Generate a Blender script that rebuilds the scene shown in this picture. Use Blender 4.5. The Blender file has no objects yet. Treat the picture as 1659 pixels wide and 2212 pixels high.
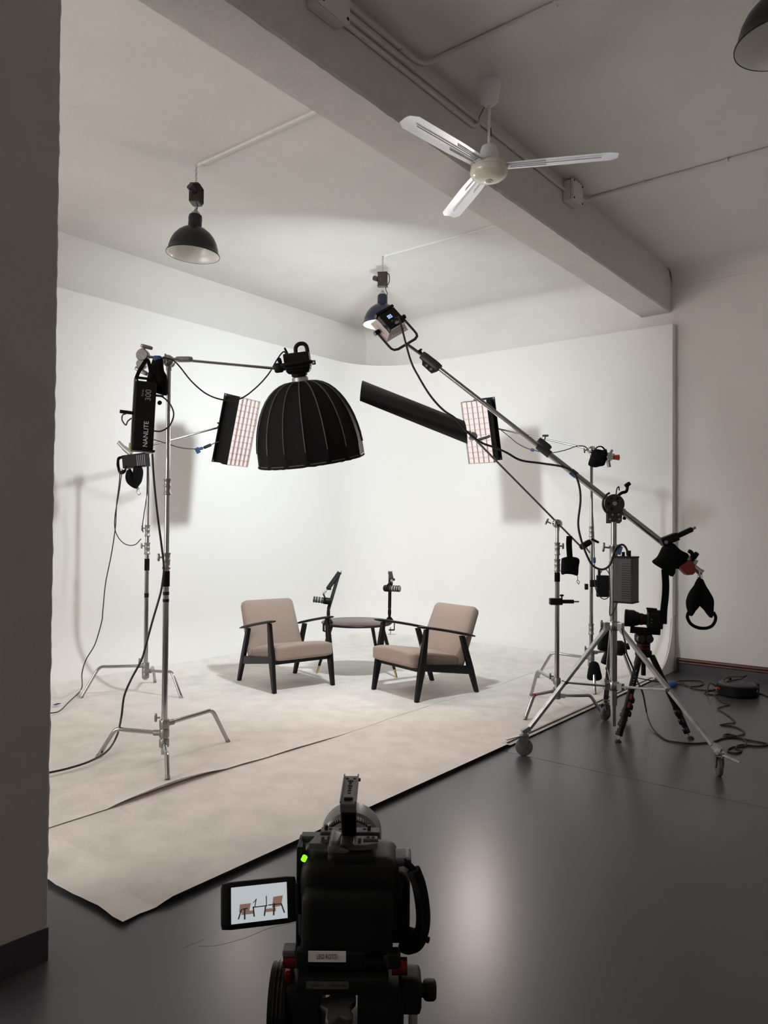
import bpy, bmesh, math, random
from mathutils import Vector, Matrix, noise
from math import pi, sin, cos, radians, atan2, sqrt

# ------------------------------------------------------------------ camera
scene = bpy.context.scene
COL = scene.collection
cam = bpy.data.cameras.new('camera')
cam_ob = bpy.data.objects.new('camera', cam)
COL.objects.link(cam_ob)
cam.sensor_fit = 'HORIZONTAL'
cam.sensor_width = 36.0
cam.lens = 36.0 * 1631.0 / 1659.0
cam.clip_start = 0.02
YAW, PITCH, ROLL = radians(38.24), radians(1.037), radians(0.42)
FWD = Vector((cos(YAW) * cos(PITCH), sin(YAW) * cos(PITCH), sin(PITCH)))
RGT = Vector((sin(YAW), -cos(YAW), 0))
UPV = RGT.cross(FWD)
RGT, UPV = RGT * cos(ROLL) + UPV * sin(ROLL), UPV * cos(ROLL) - RGT * sin(ROLL)
cm = Matrix((RGT, UPV, -FWD)).transposed().to_4x4()
cm.translation = (0, 0, 1.40)
cam_ob.matrix_world = cm
scene.camera = cam_ob

# ------------------------------------------------------------------ world and exposure
world = bpy.data.worlds.new('world')
scene.world = world
world.use_nodes = True
world.node_tree.nodes['Background'].inputs[0].default_value = (0.02, 0.02, 0.022, 1)
world.node_tree.nodes['Background'].inputs[1].default_value = 0.3
vs = scene.view_settings
vs.view_transform = 'Standard'
vs.look = 'None'
vs.gamma = 1.0
vs.use_curve_mapping = False
vs.exposure = 0.0
scene.cycles.max_bounces = 16
scene.cycles.diffuse_bounces = 10
PANEL_WATTS = 63.0
STRIP_WATTS = 12.0
DOME_WATTS = 5.0
STRIP_EMIT = 0.78
FILL_WINDOW_EMIT = 8.2  # glow of the window added to fill the front area
PANEL_COLOR = (0.905, 1.0, 1.03)
WARM_COLOR = (1.0, 0.86, 0.80)

# ------------------------------------------------------------------ helpers
random.seed(7)
V = Vector


def lin(h):
    c = [int(h[i:i + 2], 16) / 255 for i in (0, 2, 4)]
    return tuple((x / 12.92 if x <= 0.04045 else ((x + 0.055) / 1.055) ** 2.4) for x in c) + (1,)


MATS = {}


def mat(name, color, rough=0.5, metal=0.0, var=0.0, vscale=8.0, bump=0.0, bscale=60.0, bdist=0.01,
        emit=None, estr=0.0, spec=0.5, coat=0.0, sheen=0.0, color2=None, rvar=0.0, detail=5.0, stretch=None):
    m = bpy.data.materials.new(name)
    m.use_nodes = True
    nt = m.node_tree
    b = nt.nodes['Principled BSDF']
    c = lin(color) if isinstance(color, str) else tuple(color) + (1,)
    b.inputs['Base Color'].default_value = c
    b.inputs['Roughness'].default_value = rough
    b.inputs['Metallic'].default_value = metal
    b.inputs['Specular IOR Level'].default_value = spec
    b.inputs['Coat Weight'].default_value = coat
    b.inputs['Sheen Weight'].default_value = sheen
    if emit is not None:
        b.inputs['Emission Color'].default_value = (lin(emit) if isinstance(emit, str) else tuple(emit) + (1,))
        b.inputs['Emission Strength'].default_value = estr
    if var or bump or rvar:
        tc = nt.nodes.new('ShaderNodeTexCoord')
        src = tc.outputs['Object']
        if stretch:
            mp = nt.nodes.new('ShaderNodeMapping')
            mp.inputs['Scale'].default_value = stretch
            nt.links.new(src, mp.inputs['Vector'])
            src = mp.outputs['Vector']

    def nz(scale, det=detail):
        n = nt.nodes.new('ShaderNodeTexNoise')
        n.inputs['Scale'].default_value = scale
        n.inputs['Detail'].default_value = det
        nt.links.new(src, n.inputs['Vector'])
        return n.outputs['Fac']
    if var:
        r = nt.nodes.new('ShaderNodeValToRGB')
        if color2:
            d = lin(color2)
        else:
            d = tuple(x * (1 - var) for x in c[:3]) + (1,)
        r.color_ramp.elements[0].color = d
        r.color_ramp.elements[0].position = 0.32
        r.color_ramp.elements[1].color = c
        r.color_ramp.elements[1].position = 0.62
        nt.links.new(nz(vscale), r.inputs['Fac'])
        nt.links.new(r.outputs['Color'], b.inputs['Base Color'])
    if rvar:
        mr = nt.nodes.new('ShaderNodeMapRange')
        mr.inputs['From Min'].default_value = 0.3
        mr.inputs['From Max'].default_value = 0.7
        mr.inputs['To Min'].default_value = max(0.02, rough - rvar)
        mr.inputs['To Max'].default_value = rough + rvar
        nt.links.new(nz(vscale * 0.6), mr.inputs['Value'])
        nt.links.new(mr.outputs['Result'], b.inputs['Roughness'])
    if bump:
        bp = nt.nodes.new('ShaderNodeBump')
        bp.inputs['Strength'].default_value = bump
        bp.inputs['Distance'].default_value = bdist
        nt.links.new(nz(bscale), bp.inputs['Height'])
        nt.links.new(bp.outputs['Normal'], b.inputs['Normal'])
    MATS[name] = m
    return m


INV = {}     # root object name -> matrix that takes built coordinates into the root's frame (None = already local)


def tag(o, label=None, cat=None, group=None, kind=None):
    for k, v in (('label', label), ('category', cat), ('group', group), ('kind', kind)):
        if v:
            o[k] = v
    return o


def thing(name, label, cat, loc=(0, 0, 0), group=None, M=None, kind=None):
    """An Empty at the thing's base. With M the parts are built in the thing's own frame, else in room coordinates."""
    o = bpy.data.objects.new(name, None)
    o.empty_display_size = 0.1
    COL.objects.link(o)
    if M is not None:
        o.matrix_world = M
        INV[o.name] = None
    else:
        o.location = loc
        INV[o.name] = Matrix.Translation(-V(loc))
    return tag(o, label, cat, group, kind)


def link_mesh(name, me, parent, smooth=35.0, bevel=0.0, seg=2, inv=True):
    o = bpy.data.objects.new(name, me)
    COL.objects.link(o)
    if parent is not None:
        M = INV.get(parent.name)
        INV[o.name] = M
        if M is not None and inv:
            me.transform(M)
        o.parent = parent
    elif inv:
        if len(me.vertices):
            xs = [v.co for v in me.vertices]
            c = V(((min(p.x for p in xs) + max(p.x for p in xs)) / 2, (min(p.y for p in xs) + max(p.y for p in xs)) / 2, min(p.z for p in xs)))
            me.transform(Matrix.Translation(-c))
            o.location = c
            INV[o.name] = Matrix.Translation(-c)
    if smooth:
        me.polygons.foreach_set('use_smooth', [True] * len(me.polygons))
        me.set_sharp_from_angle(angle=radians(smooth))
    if bevel:
        b = o.modifiers.new('bevel', 'BEVEL')
        b.width = bevel
        b.segments = seg
        b.limit_method = 'ANGLE'
        b.angle_limit = radians(40)
        b.harden_normals = False
    return o


def frame(o, z, up=(0, 0, 1)):
    z = V(z).normalized()
    up = V(up)
    x = up.cross(z)
    if x.length < 1e-5:
        x = V((1, 0, 0)).cross(z)
    x.normalize()
    y = z.cross(x)
    M = Matrix((x, y, z)).transposed().to_4x4()
    M.translation = V(o)
    return M


def axes(o, x, y, z):
    M = Matrix((V(x), V(y), V(z))).transposed().to_4x4()
    M.translation = V(o)
    return M


def spline(pts, k=8):
    P = [V(p) for p in pts]
    P = [P[0] * 2 - P[1]] + P + [P[-1] * 2 - P[-2]]
    out = []
    for i in range(1, len(P) - 2):
        a, b, c, d = P[i - 1:i + 3]
        for j in range(k):
            t = j / k
            out.append(0.5 * ((2 * b) + (c - a) * t + (2 * a - 5 * b + 4 * c - d) * t * t + (3 * b - a - 3 * c + d) * t ** 3))
    out.append(P[-2])
    return out


class MB:
    def __init__(s):
        s.v = []
        s.f = []

    def add(s, vs, fs, M=None):
        n = len(s.v)
        s.v += [tuple(M @ V(p)) for p in vs] if M is not None else [tuple(p) for p in vs]
        s.f += [tuple(i + n for i in f) for f in fs]
        return s

    def box(s, c, d, M=None):
        x, y, z = c
        a, b, e = d[0] / 2, d[1] / 2, d[2] / 2
        vs = [(x + i * a, y + j * b, z + k * e) for i in (-1, 1) for j in (-1, 1) for k in (-1, 1)]
        return s.add(vs, [(0, 1, 3, 2), (4, 6, 7, 5), (0, 4, 5, 1), (2, 3, 7, 6), (0, 2, 6, 4), (1, 5, 7, 3)], M)

    def bar(s, a, b, w, h, up=(0, 0, 1)):
        a, b = V(a), V(b)
        M = frame((a + b) / 2, b - a, up)
        return s.box((0, 0, 0), (w, h, (b - a).length), M)

    def hexa(s, lo, hi, M=None):
        """lo, hi: 4 points each (same winding)"""
        return s.add(list(lo) + list(hi), [(3, 2, 1, 0), (4, 5, 6, 7), (0, 1, 5, 4), (1, 2, 6, 5), (2, 3, 7, 6), (3, 0, 4, 7)], M)

    def cyl(s, a, b, r0, r1=None, n=16, M=None):
        r1 = r0 if r1 is None else r1
        a, b = V(a), V(b)
        L = (b - a).length
        F = frame(a, b - a, (0.1, 0.2, 1))
        if M is not None:
            F = M @ F
        return s.lathe([(0, 0), (r0, 0), (r1, L), (0, L)], n, F)

    def lathe(s, prof, n=32, M=None, arc=None):
        vs, fs, rows = [], [], []
        for r, z in prof:
            if r < 1e-7:
                rows.append([len(vs)])
                vs.append((0, 0, z))
            else:
                rows.append(list(range(len(vs), len(vs) + n)))
                vs += [(r * cos(2 * pi * i / n), r * sin(2 * pi * i / n), z) for i in range(n)]
        for A, B in zip(rows, rows[1:]):
            if len(A) == 1 and len(B) == 1:
                continue
            for i in range(n):
                j = (i + 1) % n
                if len(A) == 1:
                    fs.append((A[0], B[j], B[i]))
                elif len(B) == 1:
                    fs.append((A[i], A[j], B[0]))
                else:
                    fs.append((A[i], A[j], B[j], B[i]))
        return s.add(vs, fs, M)

    def tube(s, pts, r, n=10, M=None, closed=False, flat=1.0, up=(0, 0, 1)):
        P = [V(p) for p in pts]
        m = len(P)
        rs = r if isinstance(r, (list, tuple)) else [r] * m
        vs, fs = [], []
        t0 = (P[1] - P[0]).normalized()
        x = V(up).cross(t0)
        if x.length < 1e-3:
            x = V((1, 0, 0)).cross(t0)
        x.normalize()
        for i in range(m):
            if closed:
                t = P[(i + 1) % m] - P[i - 1]
            else:
                t = (P[min(i + 1, m - 1)] - P[max(i - 1, 0)])
            t.normalize()
            x = (x - t * x.dot(t))
            if x.length < 1e-6:
                x = V((1, 0, 0)).cross(t)
            x.normalize()
            y = t.cross(x)
            for k in range(n):
                a = 2 * pi * k / n
                vs.append(P[i] + x * (rs[i] * cos(a)) + y * (rs[i] * flat * sin(a)))
        for i in range(m - 1 + (1 if closed else 0)):
            i2 = (i + 1) % m
            for k in range(n):
                k2 = (k + 1) % n
                fs.append((i * n + k, i * n + k2, i2 * n + k2, i2 * n + k))
        if not closed:
            fs.append(tuple(range(n - 1, -1, -1)))
            fs.append(tuple((m - 1) * n + k for k in range(n)))
        return s.add(vs, fs, M)

    def ring(s, c, axis, R, r, n=24, m=8):
        F = frame(c, axis)
        return s.tube([F @ V((R * cos(2 * pi * i / n), R * sin(2 * pi * i / n), 0)) for i in range(n)], r, m, closed=True)

    def prism(s, poly, t, M=None):
        n = len(poly)
        vs = [(x, y, -t / 2) for x, y in poly] + [(x, y, t / 2) for x, y in poly]
        fs = [tuple(range(n - 1, -1, -1)), tuple(range(n, 2 * n))]
        fs += [(i, (i + 1) % n, (i + 1) % n + n, i + n) for i in range(n)]
        return s.add(vs, fs, M)

    def rbox(s, c, d, r, g=5, fn=None, M=None):
        h = V(d) / 2
        r = min(r, h.x, h.y, h.z)
        bm = bmesh.new()
        bmesh.ops.create_cube(bm, size=2.0)
        bmesh.ops.subdivide_edges(bm, edges=bm.edges[:], cuts=g, use_grid_fill=True)
        vs = []
        for v in bm.verts:
            q = v.co
            p = V((q.x * h.x, q.y * h.y, q.z * h.z))
            # pull samples to the rounded zones
            for i in range(3):
                u = q[i]
                p[i] = h[i] * (abs(u) ** 0.75) * (1 if u > 0 else -1) if u else 0
            inner = V([max(-(h[i] - r), min(h[i] - r, p[i])) for i in range(3)])
            e = p - inner
            if e.length > 1e-9:
                p = inner + e.normalized() * r
            if fn:
                p = V(fn(p))
            vs.append(p + V(c))
        fs = [tuple(v.index for v in f.verts) for f in bm.faces]
        bm.free()
        return s.add(vs, fs, M)

    def puff(s, poly, t, M=None, rings=7, n=48, wrinkle=0.0):
        """cushion-like body over a closed outline (star-shaped about its centroid)"""
        P = spline([V((x, y, 0)) for x, y in poly + poly[:1]], max(2, n // len(poly)))[:-1]
        m = len(P)
        c = sum(P, V((0, 0, 0))) / m
        vs, fs = [], []
        for k in range(rings + 1):
            a = (k / rings) * pi
            sc = max(sin(a), 0.0) ** 0.8
            z = cos(a) * t / 2
            if k in (0, rings):
                vs.append((c.x, c.y, z))
            else:
                for p in P:
                    q = c + (p - c) * sc
                    w = wrinkle * (noise.noise(q * 25 + V((0, 0, k))) if wrinkle else 0)
                    vs.append((q.x, q.y, z + w))
        for k in range(rings):
            for i in range(m):
                j = (i + 1) % m
                if k == 0:
                    fs.append((0, 1 + i, 1 + j))
                elif k == rings - 1:
                    fs.append((1 + (k - 1) * m + i, len(vs) - 1, 1 + (k - 1) * m + j))
                else:
                    a0 = 1 + (k - 1) * m
                    fs.append((a0 + i, a0 + m + i, a0 + m + j, a0 + j))
        return s.add(vs, fs, M)

    def sheet(s, rows, th=0.0, normal=None):
        """grid of points; with th a slab (offset along -normal)"""
        R, K = len(rows), len(rows[0])
        vs = [V(p) for r in rows for p in r]
        fs = [(i * K + j, i * K + j + 1, (i + 1) * K + j + 1, (i + 1) * K + j) for i in range(R - 1) for j in range(K - 1)]
        if th:
            n0 = len(vs)
            offs = []
            for i in range(R):
                for j in range(K):
                    if normal is not None:
                        nn = V(normal)
                    else:
                        du = V(rows[min(i + 1, R - 1)][j]) - V(rows[max(i - 1, 0)][j])
                        dv = V(rows[i][min(j + 1, K - 1)]) - V(rows[i][max(j - 1, 0)])
                        nn = dv.cross(du)
                        nn.normalize()
                    offs.append(V(rows[i][j]) - nn * th)
            vs += offs
            fs += [tuple(reversed([q + n0 for q in f])) for f in fs[:]]
            for j in range(K - 1):
                fs.append((j + 1, j, n0 + j, n0 + j + 1))
                a = (R - 1) * K
                fs.append((a + j, a + j + 1, n0 + a + j + 1, n0 + a + j))
            for i in range(R - 1):
                fs.append((i * K, (i + 1) * K, n0 + (i + 1) * K, n0 + i * K))
                fs.append(((i + 1) * K + K - 1, i * K + K - 1, n0 + i * K + K - 1, n0 + (i + 1) * K + K - 1))
        return s.add(vs, fs)

    def build(s, name, m, parent=None, smooth=35.0, bevel=0.0, seg=2, **kw):
        me = bpy.data.meshes.new(name)
        me.from_pydata(s.v, [], s.f)
        bm = bmesh.new()
        bm.from_mesh(me)
        bmesh.ops.recalc_face_normals(bm, faces=bm.faces[:])
        bm.to_mesh(me)
        bm.free()
        me.materials.append(MATS[m])
        o = link_mesh(name, me, parent, smooth, bevel, seg)
        if kw:
            tag(o, kw.get('label'), kw.get('cat'), kw.get('group'), kw.get('kind'))
        return o


def text(s, size, m, parent, M, name='lettering', depth=0.0005, xscale=1.0):
    cu = bpy.data.curves.new('txt', 'FONT')
    cu.body = s
    cu.size = size
    cu.align_x = 'CENTER'
    cu.align_y = 'CENTER'
    cu.extrude = depth
    ob = bpy.data.objects.new('txt', cu)
    COL.objects.link(ob)
    bpy.context.view_layer.update()
    me = bpy.data.meshes.new_from_object(ob.evaluated_get(bpy.context.evaluated_depsgraph_get()))
    bpy.data.objects.remove(ob)
    me.transform(M @ Matrix.Diagonal((xscale, 1, 1, 1)))
    me.materials.clear()
    me.materials.append(MATS[m])
    me.name = name
    return link_mesh(name, me, parent, 0)


def copy_tree(o, parent=None):
    c = o.copy()
    COL.objects.link(c)
    INV[c.name] = INV.get(o.name)
    if parent is not None:
        c.parent = parent
    for ch in list(o.children):
        copy_tree(ch, c)
    return c


def cable(label, pts, r=0.004, k=10, name='cable', m='cable', group=None, cat='cable'):
    o = MB().tube(spline(pts, k), r, 8).build(name, m, None, 60)
    return tag(o, label, cat, group)


def strap(mb, pts, w, t, up):
    return mb.tube(spline(pts, 6), w / 2, 8, flat=t / w, up=up)


# ------------------------------------------------------------------ materials
mat('wall_paint', (0.76, 0.735, 0.71), 0.85, bump=0.25, bscale=9, bdist=0.012, var=0.03, vscale=2.5, spec=0.2)
mat('ceiling_paint', (0.76, 0.737, 0.715), 0.9, bump=0.45, bscale=5, bdist=0.02, var=0.05, vscale=1.8, spec=0.15, detail=8)
mat('cyc_paint', (0.80, 0.78, 0.76), 0.7, bump=0.06, bscale=4, bdist=0.02, spec=0.25)
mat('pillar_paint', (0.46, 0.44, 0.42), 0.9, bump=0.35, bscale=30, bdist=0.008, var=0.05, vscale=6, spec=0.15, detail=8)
mat('plaster', (0.68, 0.655, 0.63), 0.9, bump=0.35, bscale=38, bdist=0.008, var=0.05, vscale=6, spec=0.15, detail=8)
mat('floor_epoxy', '4b4c4f', 0.29, var=0.10, vscale=0.9, bump=0.06, bscale=1.6, bdist=0.01, spec=0.36, detail=2)
mat('skirting_paint', '3a3a3d', 0.35, bump=0.1, bscale=20)
mat('wood_trim', '5a3220', 0.35, var=0.4, vscale=5, stretch=(4, 1, 40))
mat('plywood', '2f2924', 0.85, var=0.5, vscale=30, bump=0.4, bscale=60, stretch=(1, 1, 8))
mat('paper', (0.77, 0.735, 0.695), 0.75, var=0.12, vscale=6.0, bump=0.6, bscale=7.0, bdist=0.022, spec=0.25, detail=9)
mat('conduit_paint', (0.68, 0.665, 0.64), 0.6)
mat('fan_white', (0.80, 0.81, 0.84), 0.35)
mat('fan_blade', (0.80, 0.82, 0.86), 0.32, 0.55)
mat('fan_rib', (0.58, 0.58, 0.60), 0.4)
mat('fan_cream', (0.78, 0.74, 0.64), 0.2, coat=0.4)
mat('dark_hole', '0a0a0a', 0.9)
mat('chrome', (0.42, 0.41, 0.40), 0.13, 1.0)
mat('steel', (0.38, 0.37, 0.36), 0.22, 1.0)
mat('cast_metal', (0.30, 0.288, 0.275), 0.4, 0.9, bump=0.1, bscale=80)
mat('zinc', (0.44, 0.45, 0.46), 0.28, 1.0, var=0.3, vscale=20)
mat('dark_metal', (0.05, 0.05, 0.052), 0.38, 0.6)
mat('black_plastic', (0.005, 0.005, 0.0052), 0.5, spec=0.2)
mat('black_gloss', (0.008, 0.008, 0.009), 0.2)
mat('black_fabric', (0.007, 0.007, 0.0073), 0.95, bump=0.3, bscale=40, spec=0.1)
mat('softbox_fabric', (0.0065, 0.0065, 0.007), 0.75, bump=0.15, bscale=12, spec=0.2)
mat('rib_grey', (0.11, 0.105, 0.10), 0.6)
mat('cable', (0.010, 0.010, 0.0105), 0.5)
mat('rubber', (0.02, 0.02, 0.021), 0.7)
mat('caster_grey', (0.10, 0.10, 0.105), 0.6)
mat('black_wood', (0.006, 0.005, 0.0048), 0.42, spec=0.25, bump=0.06, bscale=40, stretch=(1, 1, 0.1))
mat('walnut', '4a2a22', 0.3, var=0.35, vscale=6, stretch=(1, 8, 1))
mat('brass', (0.62, 0.47, 0.22), 0.3, 1.0)
mat('upholstery', '9a897e', 0.95, var=0.22, vscale=260, bump=0.35, bscale=420, bdist=0.002, sheen=0.2, spec=0.15, detail=2)
mat('piping', '8d7c72', 0.95)
mat('enamel_black', (0.008, 0.009, 0.011), 0.32, spec=0.35)
mat('enamel_navy', (0.006, 0.0075, 0.020), 0.3, spec=0.35)
mat('enamel_white', (0.78, 0.77, 0.74), 0.3, coat=0.3)
mat('rusty', '35291b', 0.7, var=0.5, vscale=30, bump=0.3, bscale=90, metal=0.3)
mat('galvanised', (0.45, 0.44, 0.42), 0.45, 0.8)
mat('wire_white', (0.65, 0.63, 0.58), 0.6)
mat('blue_tape', '1d4170', 0.6)
mat('orange', 'a83a1c', 0.45)
mat('yellow_tape', '9aa03c', 0.6)
mat('red_weight', '7c211c', 0.5, bump=0.1, bscale=60)
mat('red_tag', '8a2a22', 0.5)
mat('red_anodised', '6e1418', 0.3, 0.7)
mat('grey_plastic', (0.055, 0.055, 0.057), 0.5)
mat('mid_grey', (0.22, 0.215, 0.21), 0.5)
mat('lettering_grey', (0.30, 0.30, 0.30), 0.5)
mat('lettering_white', (0.75, 0.75, 0.74), 0.5)
mat('panel_pink', (0.72, 0.60, 0.56), 0.45)
mat('strip_diffuser', (0.13, 0.10, 0.095), 0.9, emit=(1.0, 0.82, 0.78), estr=STRIP_EMIT)
mat('grid_slat', (0.36, 0.29, 0.28), 0.9)
mat('daylight_glass', (0.7, 0.72, 0.75), 0.3, emit=(1.0, 0.94, 0.89), estr=FILL_WINDOW_EMIT)  # emissive panes of the added fill window
mat('dome_diffuser', (0.8, 0.78, 0.75), 0.9, emit=WARM_COLOR, estr=1.0)
mat('panel_face', (0.8, 0.8, 0.8), 0.9, emit=PANEL_COLOR, estr=8)
mat('silver_lining', (0.7, 0.69, 0.67), 0.45)
mat('led_blue', (0.1, 0.2, 0.4), 0.4, emit='a8c8ee', estr=1.0)
mat('led_dark', (0.02, 0.04, 0.08), 0.4, emit='2c4a74', estr=0.5)
mat('led_green', (0.1, 0.5, 0.02), 0.4, emit='8cff10', estr=1.3)
mat('screen_sky', (0.05, 0.05, 0.05), 0.3, emit='cfd6da', estr=0.72)
mat('screen_tan', (0.05, 0.05, 0.05), 0.3, emit='8a6a5c', estr=0.75)
mat('screen_dark', (0.02, 0.02, 0.02), 0.3, emit='241c1a', estr=0.7)
mat('sticker', (0.62, 0.60, 0.56), 0.6)
mat('sticker_ink', (0.03, 0.03, 0.03), 0.6)
mat('cage_grey', (0.085, 0.085, 0.087), 0.45, 0.3)
mat('lens_metal', (0.13, 0.125, 0.12), 0.35, 0.6)
mat('lens_glass', (0.01, 0.01, 0.014), 0.05, coat=1.0)
mat('tag_paper', (0.6, 0.58, 0.55), 0.8)
mat('flag_black', (0.008, 0.009, 0.011), 0.36, spec=0.8, bump=0.02, bscale=6)

# ------------------------------------------------------------------ the room (u = x runs along the beam, v = y to the back left)
U0, U1, V0, V1, ZC = -2.6, 7.6, -2.4, 6.3, 3.95
PZT = 0.022          # top of the low platform


def struct(mb, name, m, smooth=35.0, bevel=0.0, parent=None):
    o = mb.build(name, m, parent, smooth, bevel)
    if parent is None:
        o['kind'] = 'structure'
    return o


def build_room():
    # floor: epoxy slab with a shallow joint groove running across it
    f = MB()
    g0, g1 = 4.181, 4.186
    us = [U0 - 0.1, g0, g0 + 0.001, g1 - 0.001, g1, U1 + 0.1]
    zs = [0, 0, -0.012, -0.012, 0, 0]
    top = [[(u, v, z) for v in (V0 - 0.1, V1 + 0.1)] for u, z in zip(us, zs)]
    f.sheet(top, 0.2, (0, 0, 1))
    fl = struct(f, 'floor', 'floor_epoxy', 0)
    for pts in ([(1.613, 2.043, 0.000), (1.657, 1.997, 0.000), (1.745, 1.960, 0.000), (1.835, 1.943, 0.000), (1.926, 1.898, 0.000)], [(1.572, 2.072, 0.000), (1.603, 2.069, 0.000), (1.650, 2.060, 0.000)]):
        MB().tube(spline(pts, 4), 0.0011, 6, flat=0.25).build('crack', 'dark_hole', fl, 60)
    c = MB().box(((U0 + U1) / 2, (V0 + V1) / 2, ZC + 0.1), (U1 - U0 + 0.4, V1 - V0 + 0.4, 0.2))
    struct(c, 'ceiling', 'ceiling_paint', 0)
    for n, cc, d in (('wall_left', ((U0 + U1) / 2, V1 + 0.1, ZC / 2), (U1 - U0 + 0.4, 0.2, ZC)),
                     ('wall_right', ((U0 + U1) / 2, V0 - 0.1, ZC / 2), (U1 - U0 + 0.4, 0.2, ZC)),
                     ('wall_back', (U1 + 0.1, (V0 + V1) / 2, ZC / 2), (0.2, V1 - V0, ZC)),
                     ('wall_front', (U0 - 0.1, (V0 + V1) / 2, ZC / 2), (0.2, V1 - V0, ZC))):
        struct(MB().box(cc, d), n, 'wall_paint', 0)
    # upper band of the back wall stands a little proud, its lower edge shows as a line
    struct(MB().box((U1 - 0.006, (V0 + 2.37) / 2, (3.785 + ZC) / 2), (0.012, 2.37 - V0, ZC - 3.785)), 'trim_1', 'wall_paint', 0)
    # concave moulding between back wall and ceiling
    pr = [(0, 0)] + [(0.16 * (1 - sin(a)) , -0.16 * (1 - cos(a))) for a in [radians(x) for x in range(0, 91, 10)]]
    mb = MB()
    for (va, vb) in ((V0, 2.37), (2.70, V1)):
        n = len(pr)
        vs = [(U1 - x, va, ZC + z) for x, z in pr] + [(U1 - x, vb, ZC + z) for x, z in pr]
        mb.add(vs, [(i, (i + 1) % n, (i + 1) % n + n, i + n) for i in range(n)] + [tuple(range(n)), tuple(range(n, 2 * n))])
    struct(mb, 'trim_2', 'wall_paint', 30)

    # concrete beam with knocked edges
    def rough_bar(p0, p1, ax, corners, amp, steps, seed):
        """bar along axis ax with 4 jittered corner lines (list of 2D offsets)"""
        mb = MB()
        m = len(corners)
        for i in range(steps + 1):
            t = p0 + (p1 - p0) * i / steps
            for k, (a, b, j) in enumerate(corners):
                q = noise.noise(V((t * 17, k * 7.3, seed))) + 0.6 * noise.noise(V((t * 31, k * 3.1, seed)))
                q2 = noise.noise(V((t * 11, k * 5.7, seed + 9)))
                a2, b2 = a + amp * j * q, b + amp * j * q2
                mb.v.append((t, a2, b2) if ax == 0 else (a2, b2, t))
        for i in range(steps):
            for k in range(m):
                k2 = (k + 1) % m
                mb.f.append((i * m + k, i * m + k2, (i + 1) * m + k2, (i + 1) * m + k))
        mb.f.append(tuple(range(m)))
        mb.f.append(tuple(steps * m + k for k in range(m)))
        return mb
    e = 0.012
    bm_ = rough_bar(U0, U1, 0, [(2.385, ZC, 0), (2.385, 3.531 + e, 1), (2.385 + e, 3.531, 1), (2.69 - e, 3.531, 1), (2.69, 3.531 + e, 1), (2.69, ZC, 0)], 0.0028, 700, 2.0)
    struct(bm_, 'ceiling_beam', 'plaster', 0)
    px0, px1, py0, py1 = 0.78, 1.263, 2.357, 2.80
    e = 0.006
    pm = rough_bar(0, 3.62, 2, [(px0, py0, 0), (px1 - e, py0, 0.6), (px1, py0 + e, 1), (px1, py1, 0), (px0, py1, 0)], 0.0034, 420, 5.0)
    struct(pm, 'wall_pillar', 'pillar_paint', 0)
    sk = MB()
    s0 = 0.006
    sk.hexa([(px0, py0 - s0, 0), (px1 - 0.002, py0 - s0, 0), (px1 - 0.002, py0 + 0.002, 0), (px0, py0 + 0.002, 0)],
            [(px0, py0 - s0, 0.118), (px1 - 0.002, py0 - s0, 0.103), (px1 - 0.002, py0 + 0.002, 0.103), (px0, py0 + 0.002, 0.118)])
    struct(sk, 'baseboard_pillar', 'skirting_paint', 0)
    # skirting and brown wooden trim of the back wall
    struct(MB().box((U1 - 0.02, (V0 + 2.32) / 2, 0.042), (0.04, 2.32 - V0, 0.084)), 'baseboard_back', 'skirting_paint', 0)
    t = MB()
    t.tube([(U1 - 0.032, V0, 0.094), (U1 - 0.032, 2.32, 0.094)], 0.012, 12)
    t.tube([(U1 - 0.018, V0, 0.118), (U1 - 0.018, 2.32, 0.118)], 0.018, 12)
    struct(t, 'trim_3', 'wood_trim', 60)

    # cyclorama: wall panels with a rounded corner and a curved foot
    R, RC, UC, VC, ZT = 0.5, 0.7, 7.5, 6.1, 3.394
    path = [(1.45, VC, 0, -1)] + [(u, VC, 0, -1) for u in (3, 5, UC - RC)]
    for k in range(1, 16):
        a = radians(90 - 90 * k / 15)
        path.append((UC - RC + RC * cos(a), VC - RC + RC * sin(a), -cos(a), -sin(a)))
    path += [(UC, v, -1, 0) for v in (4.6, 3.5, 2.34)]
    prof = [(R * (1 - sin(a)), PZT + R * (1 - cos(a))) for a in [radians(x) for x in range(0, 91, 6)]] + [(0, z) for z in (1.2, 2.0, 2.8, ZT)]

    def sweep(prof, off=0.0):
        return [[(x + nx * o, y + ny * o, z) for o, z in prof] for x, y, nx, ny in path]
    cy = MB()
    cy.sheet(sweep(prof), 0.0)
    back = [(o - 0.03, z) if z > 0.5 else (o - 0.03, z) for o, z in prof]
    n0 = len(cy.v)
    rows = len(path)
    K = len(prof)
    cy.sheet([list(r) for r in sweep(back)], 0.0)
    for i in range(rows - 1):
        a, b = i * K + K - 1, (i + 1) * K + K - 1
        cy.f.append((a, b, n0 + b, n0 + a))
    for i in (0, rows - 1):
        for k in range(K - 1):
            a, b = i * K + k, i * K + k + 1
            cy.f.append((a, b, n0 + b, n0 + a))
    cw = struct(cy, 'wall_cyclorama', 'cyc_paint', 40)
    # end board closing the space under the curved foot
    ep = [(UC - o, z) for o, z in prof if z <= 0.54] + [(U1 - 0.002, 0.54), (U1 - 0.002, 0.002), (UC - R, 0.002)]
    eb = MB().prism([(x, z) for x, z in ep], 0.012, Matrix(((1, 0, 0, 0), (0, 0, 1, 2.352), (0, 1, 0, 0), (0, 0, 0, 1))))
    eb.build('end_board', 'cyc_paint', cw, 30)
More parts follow.
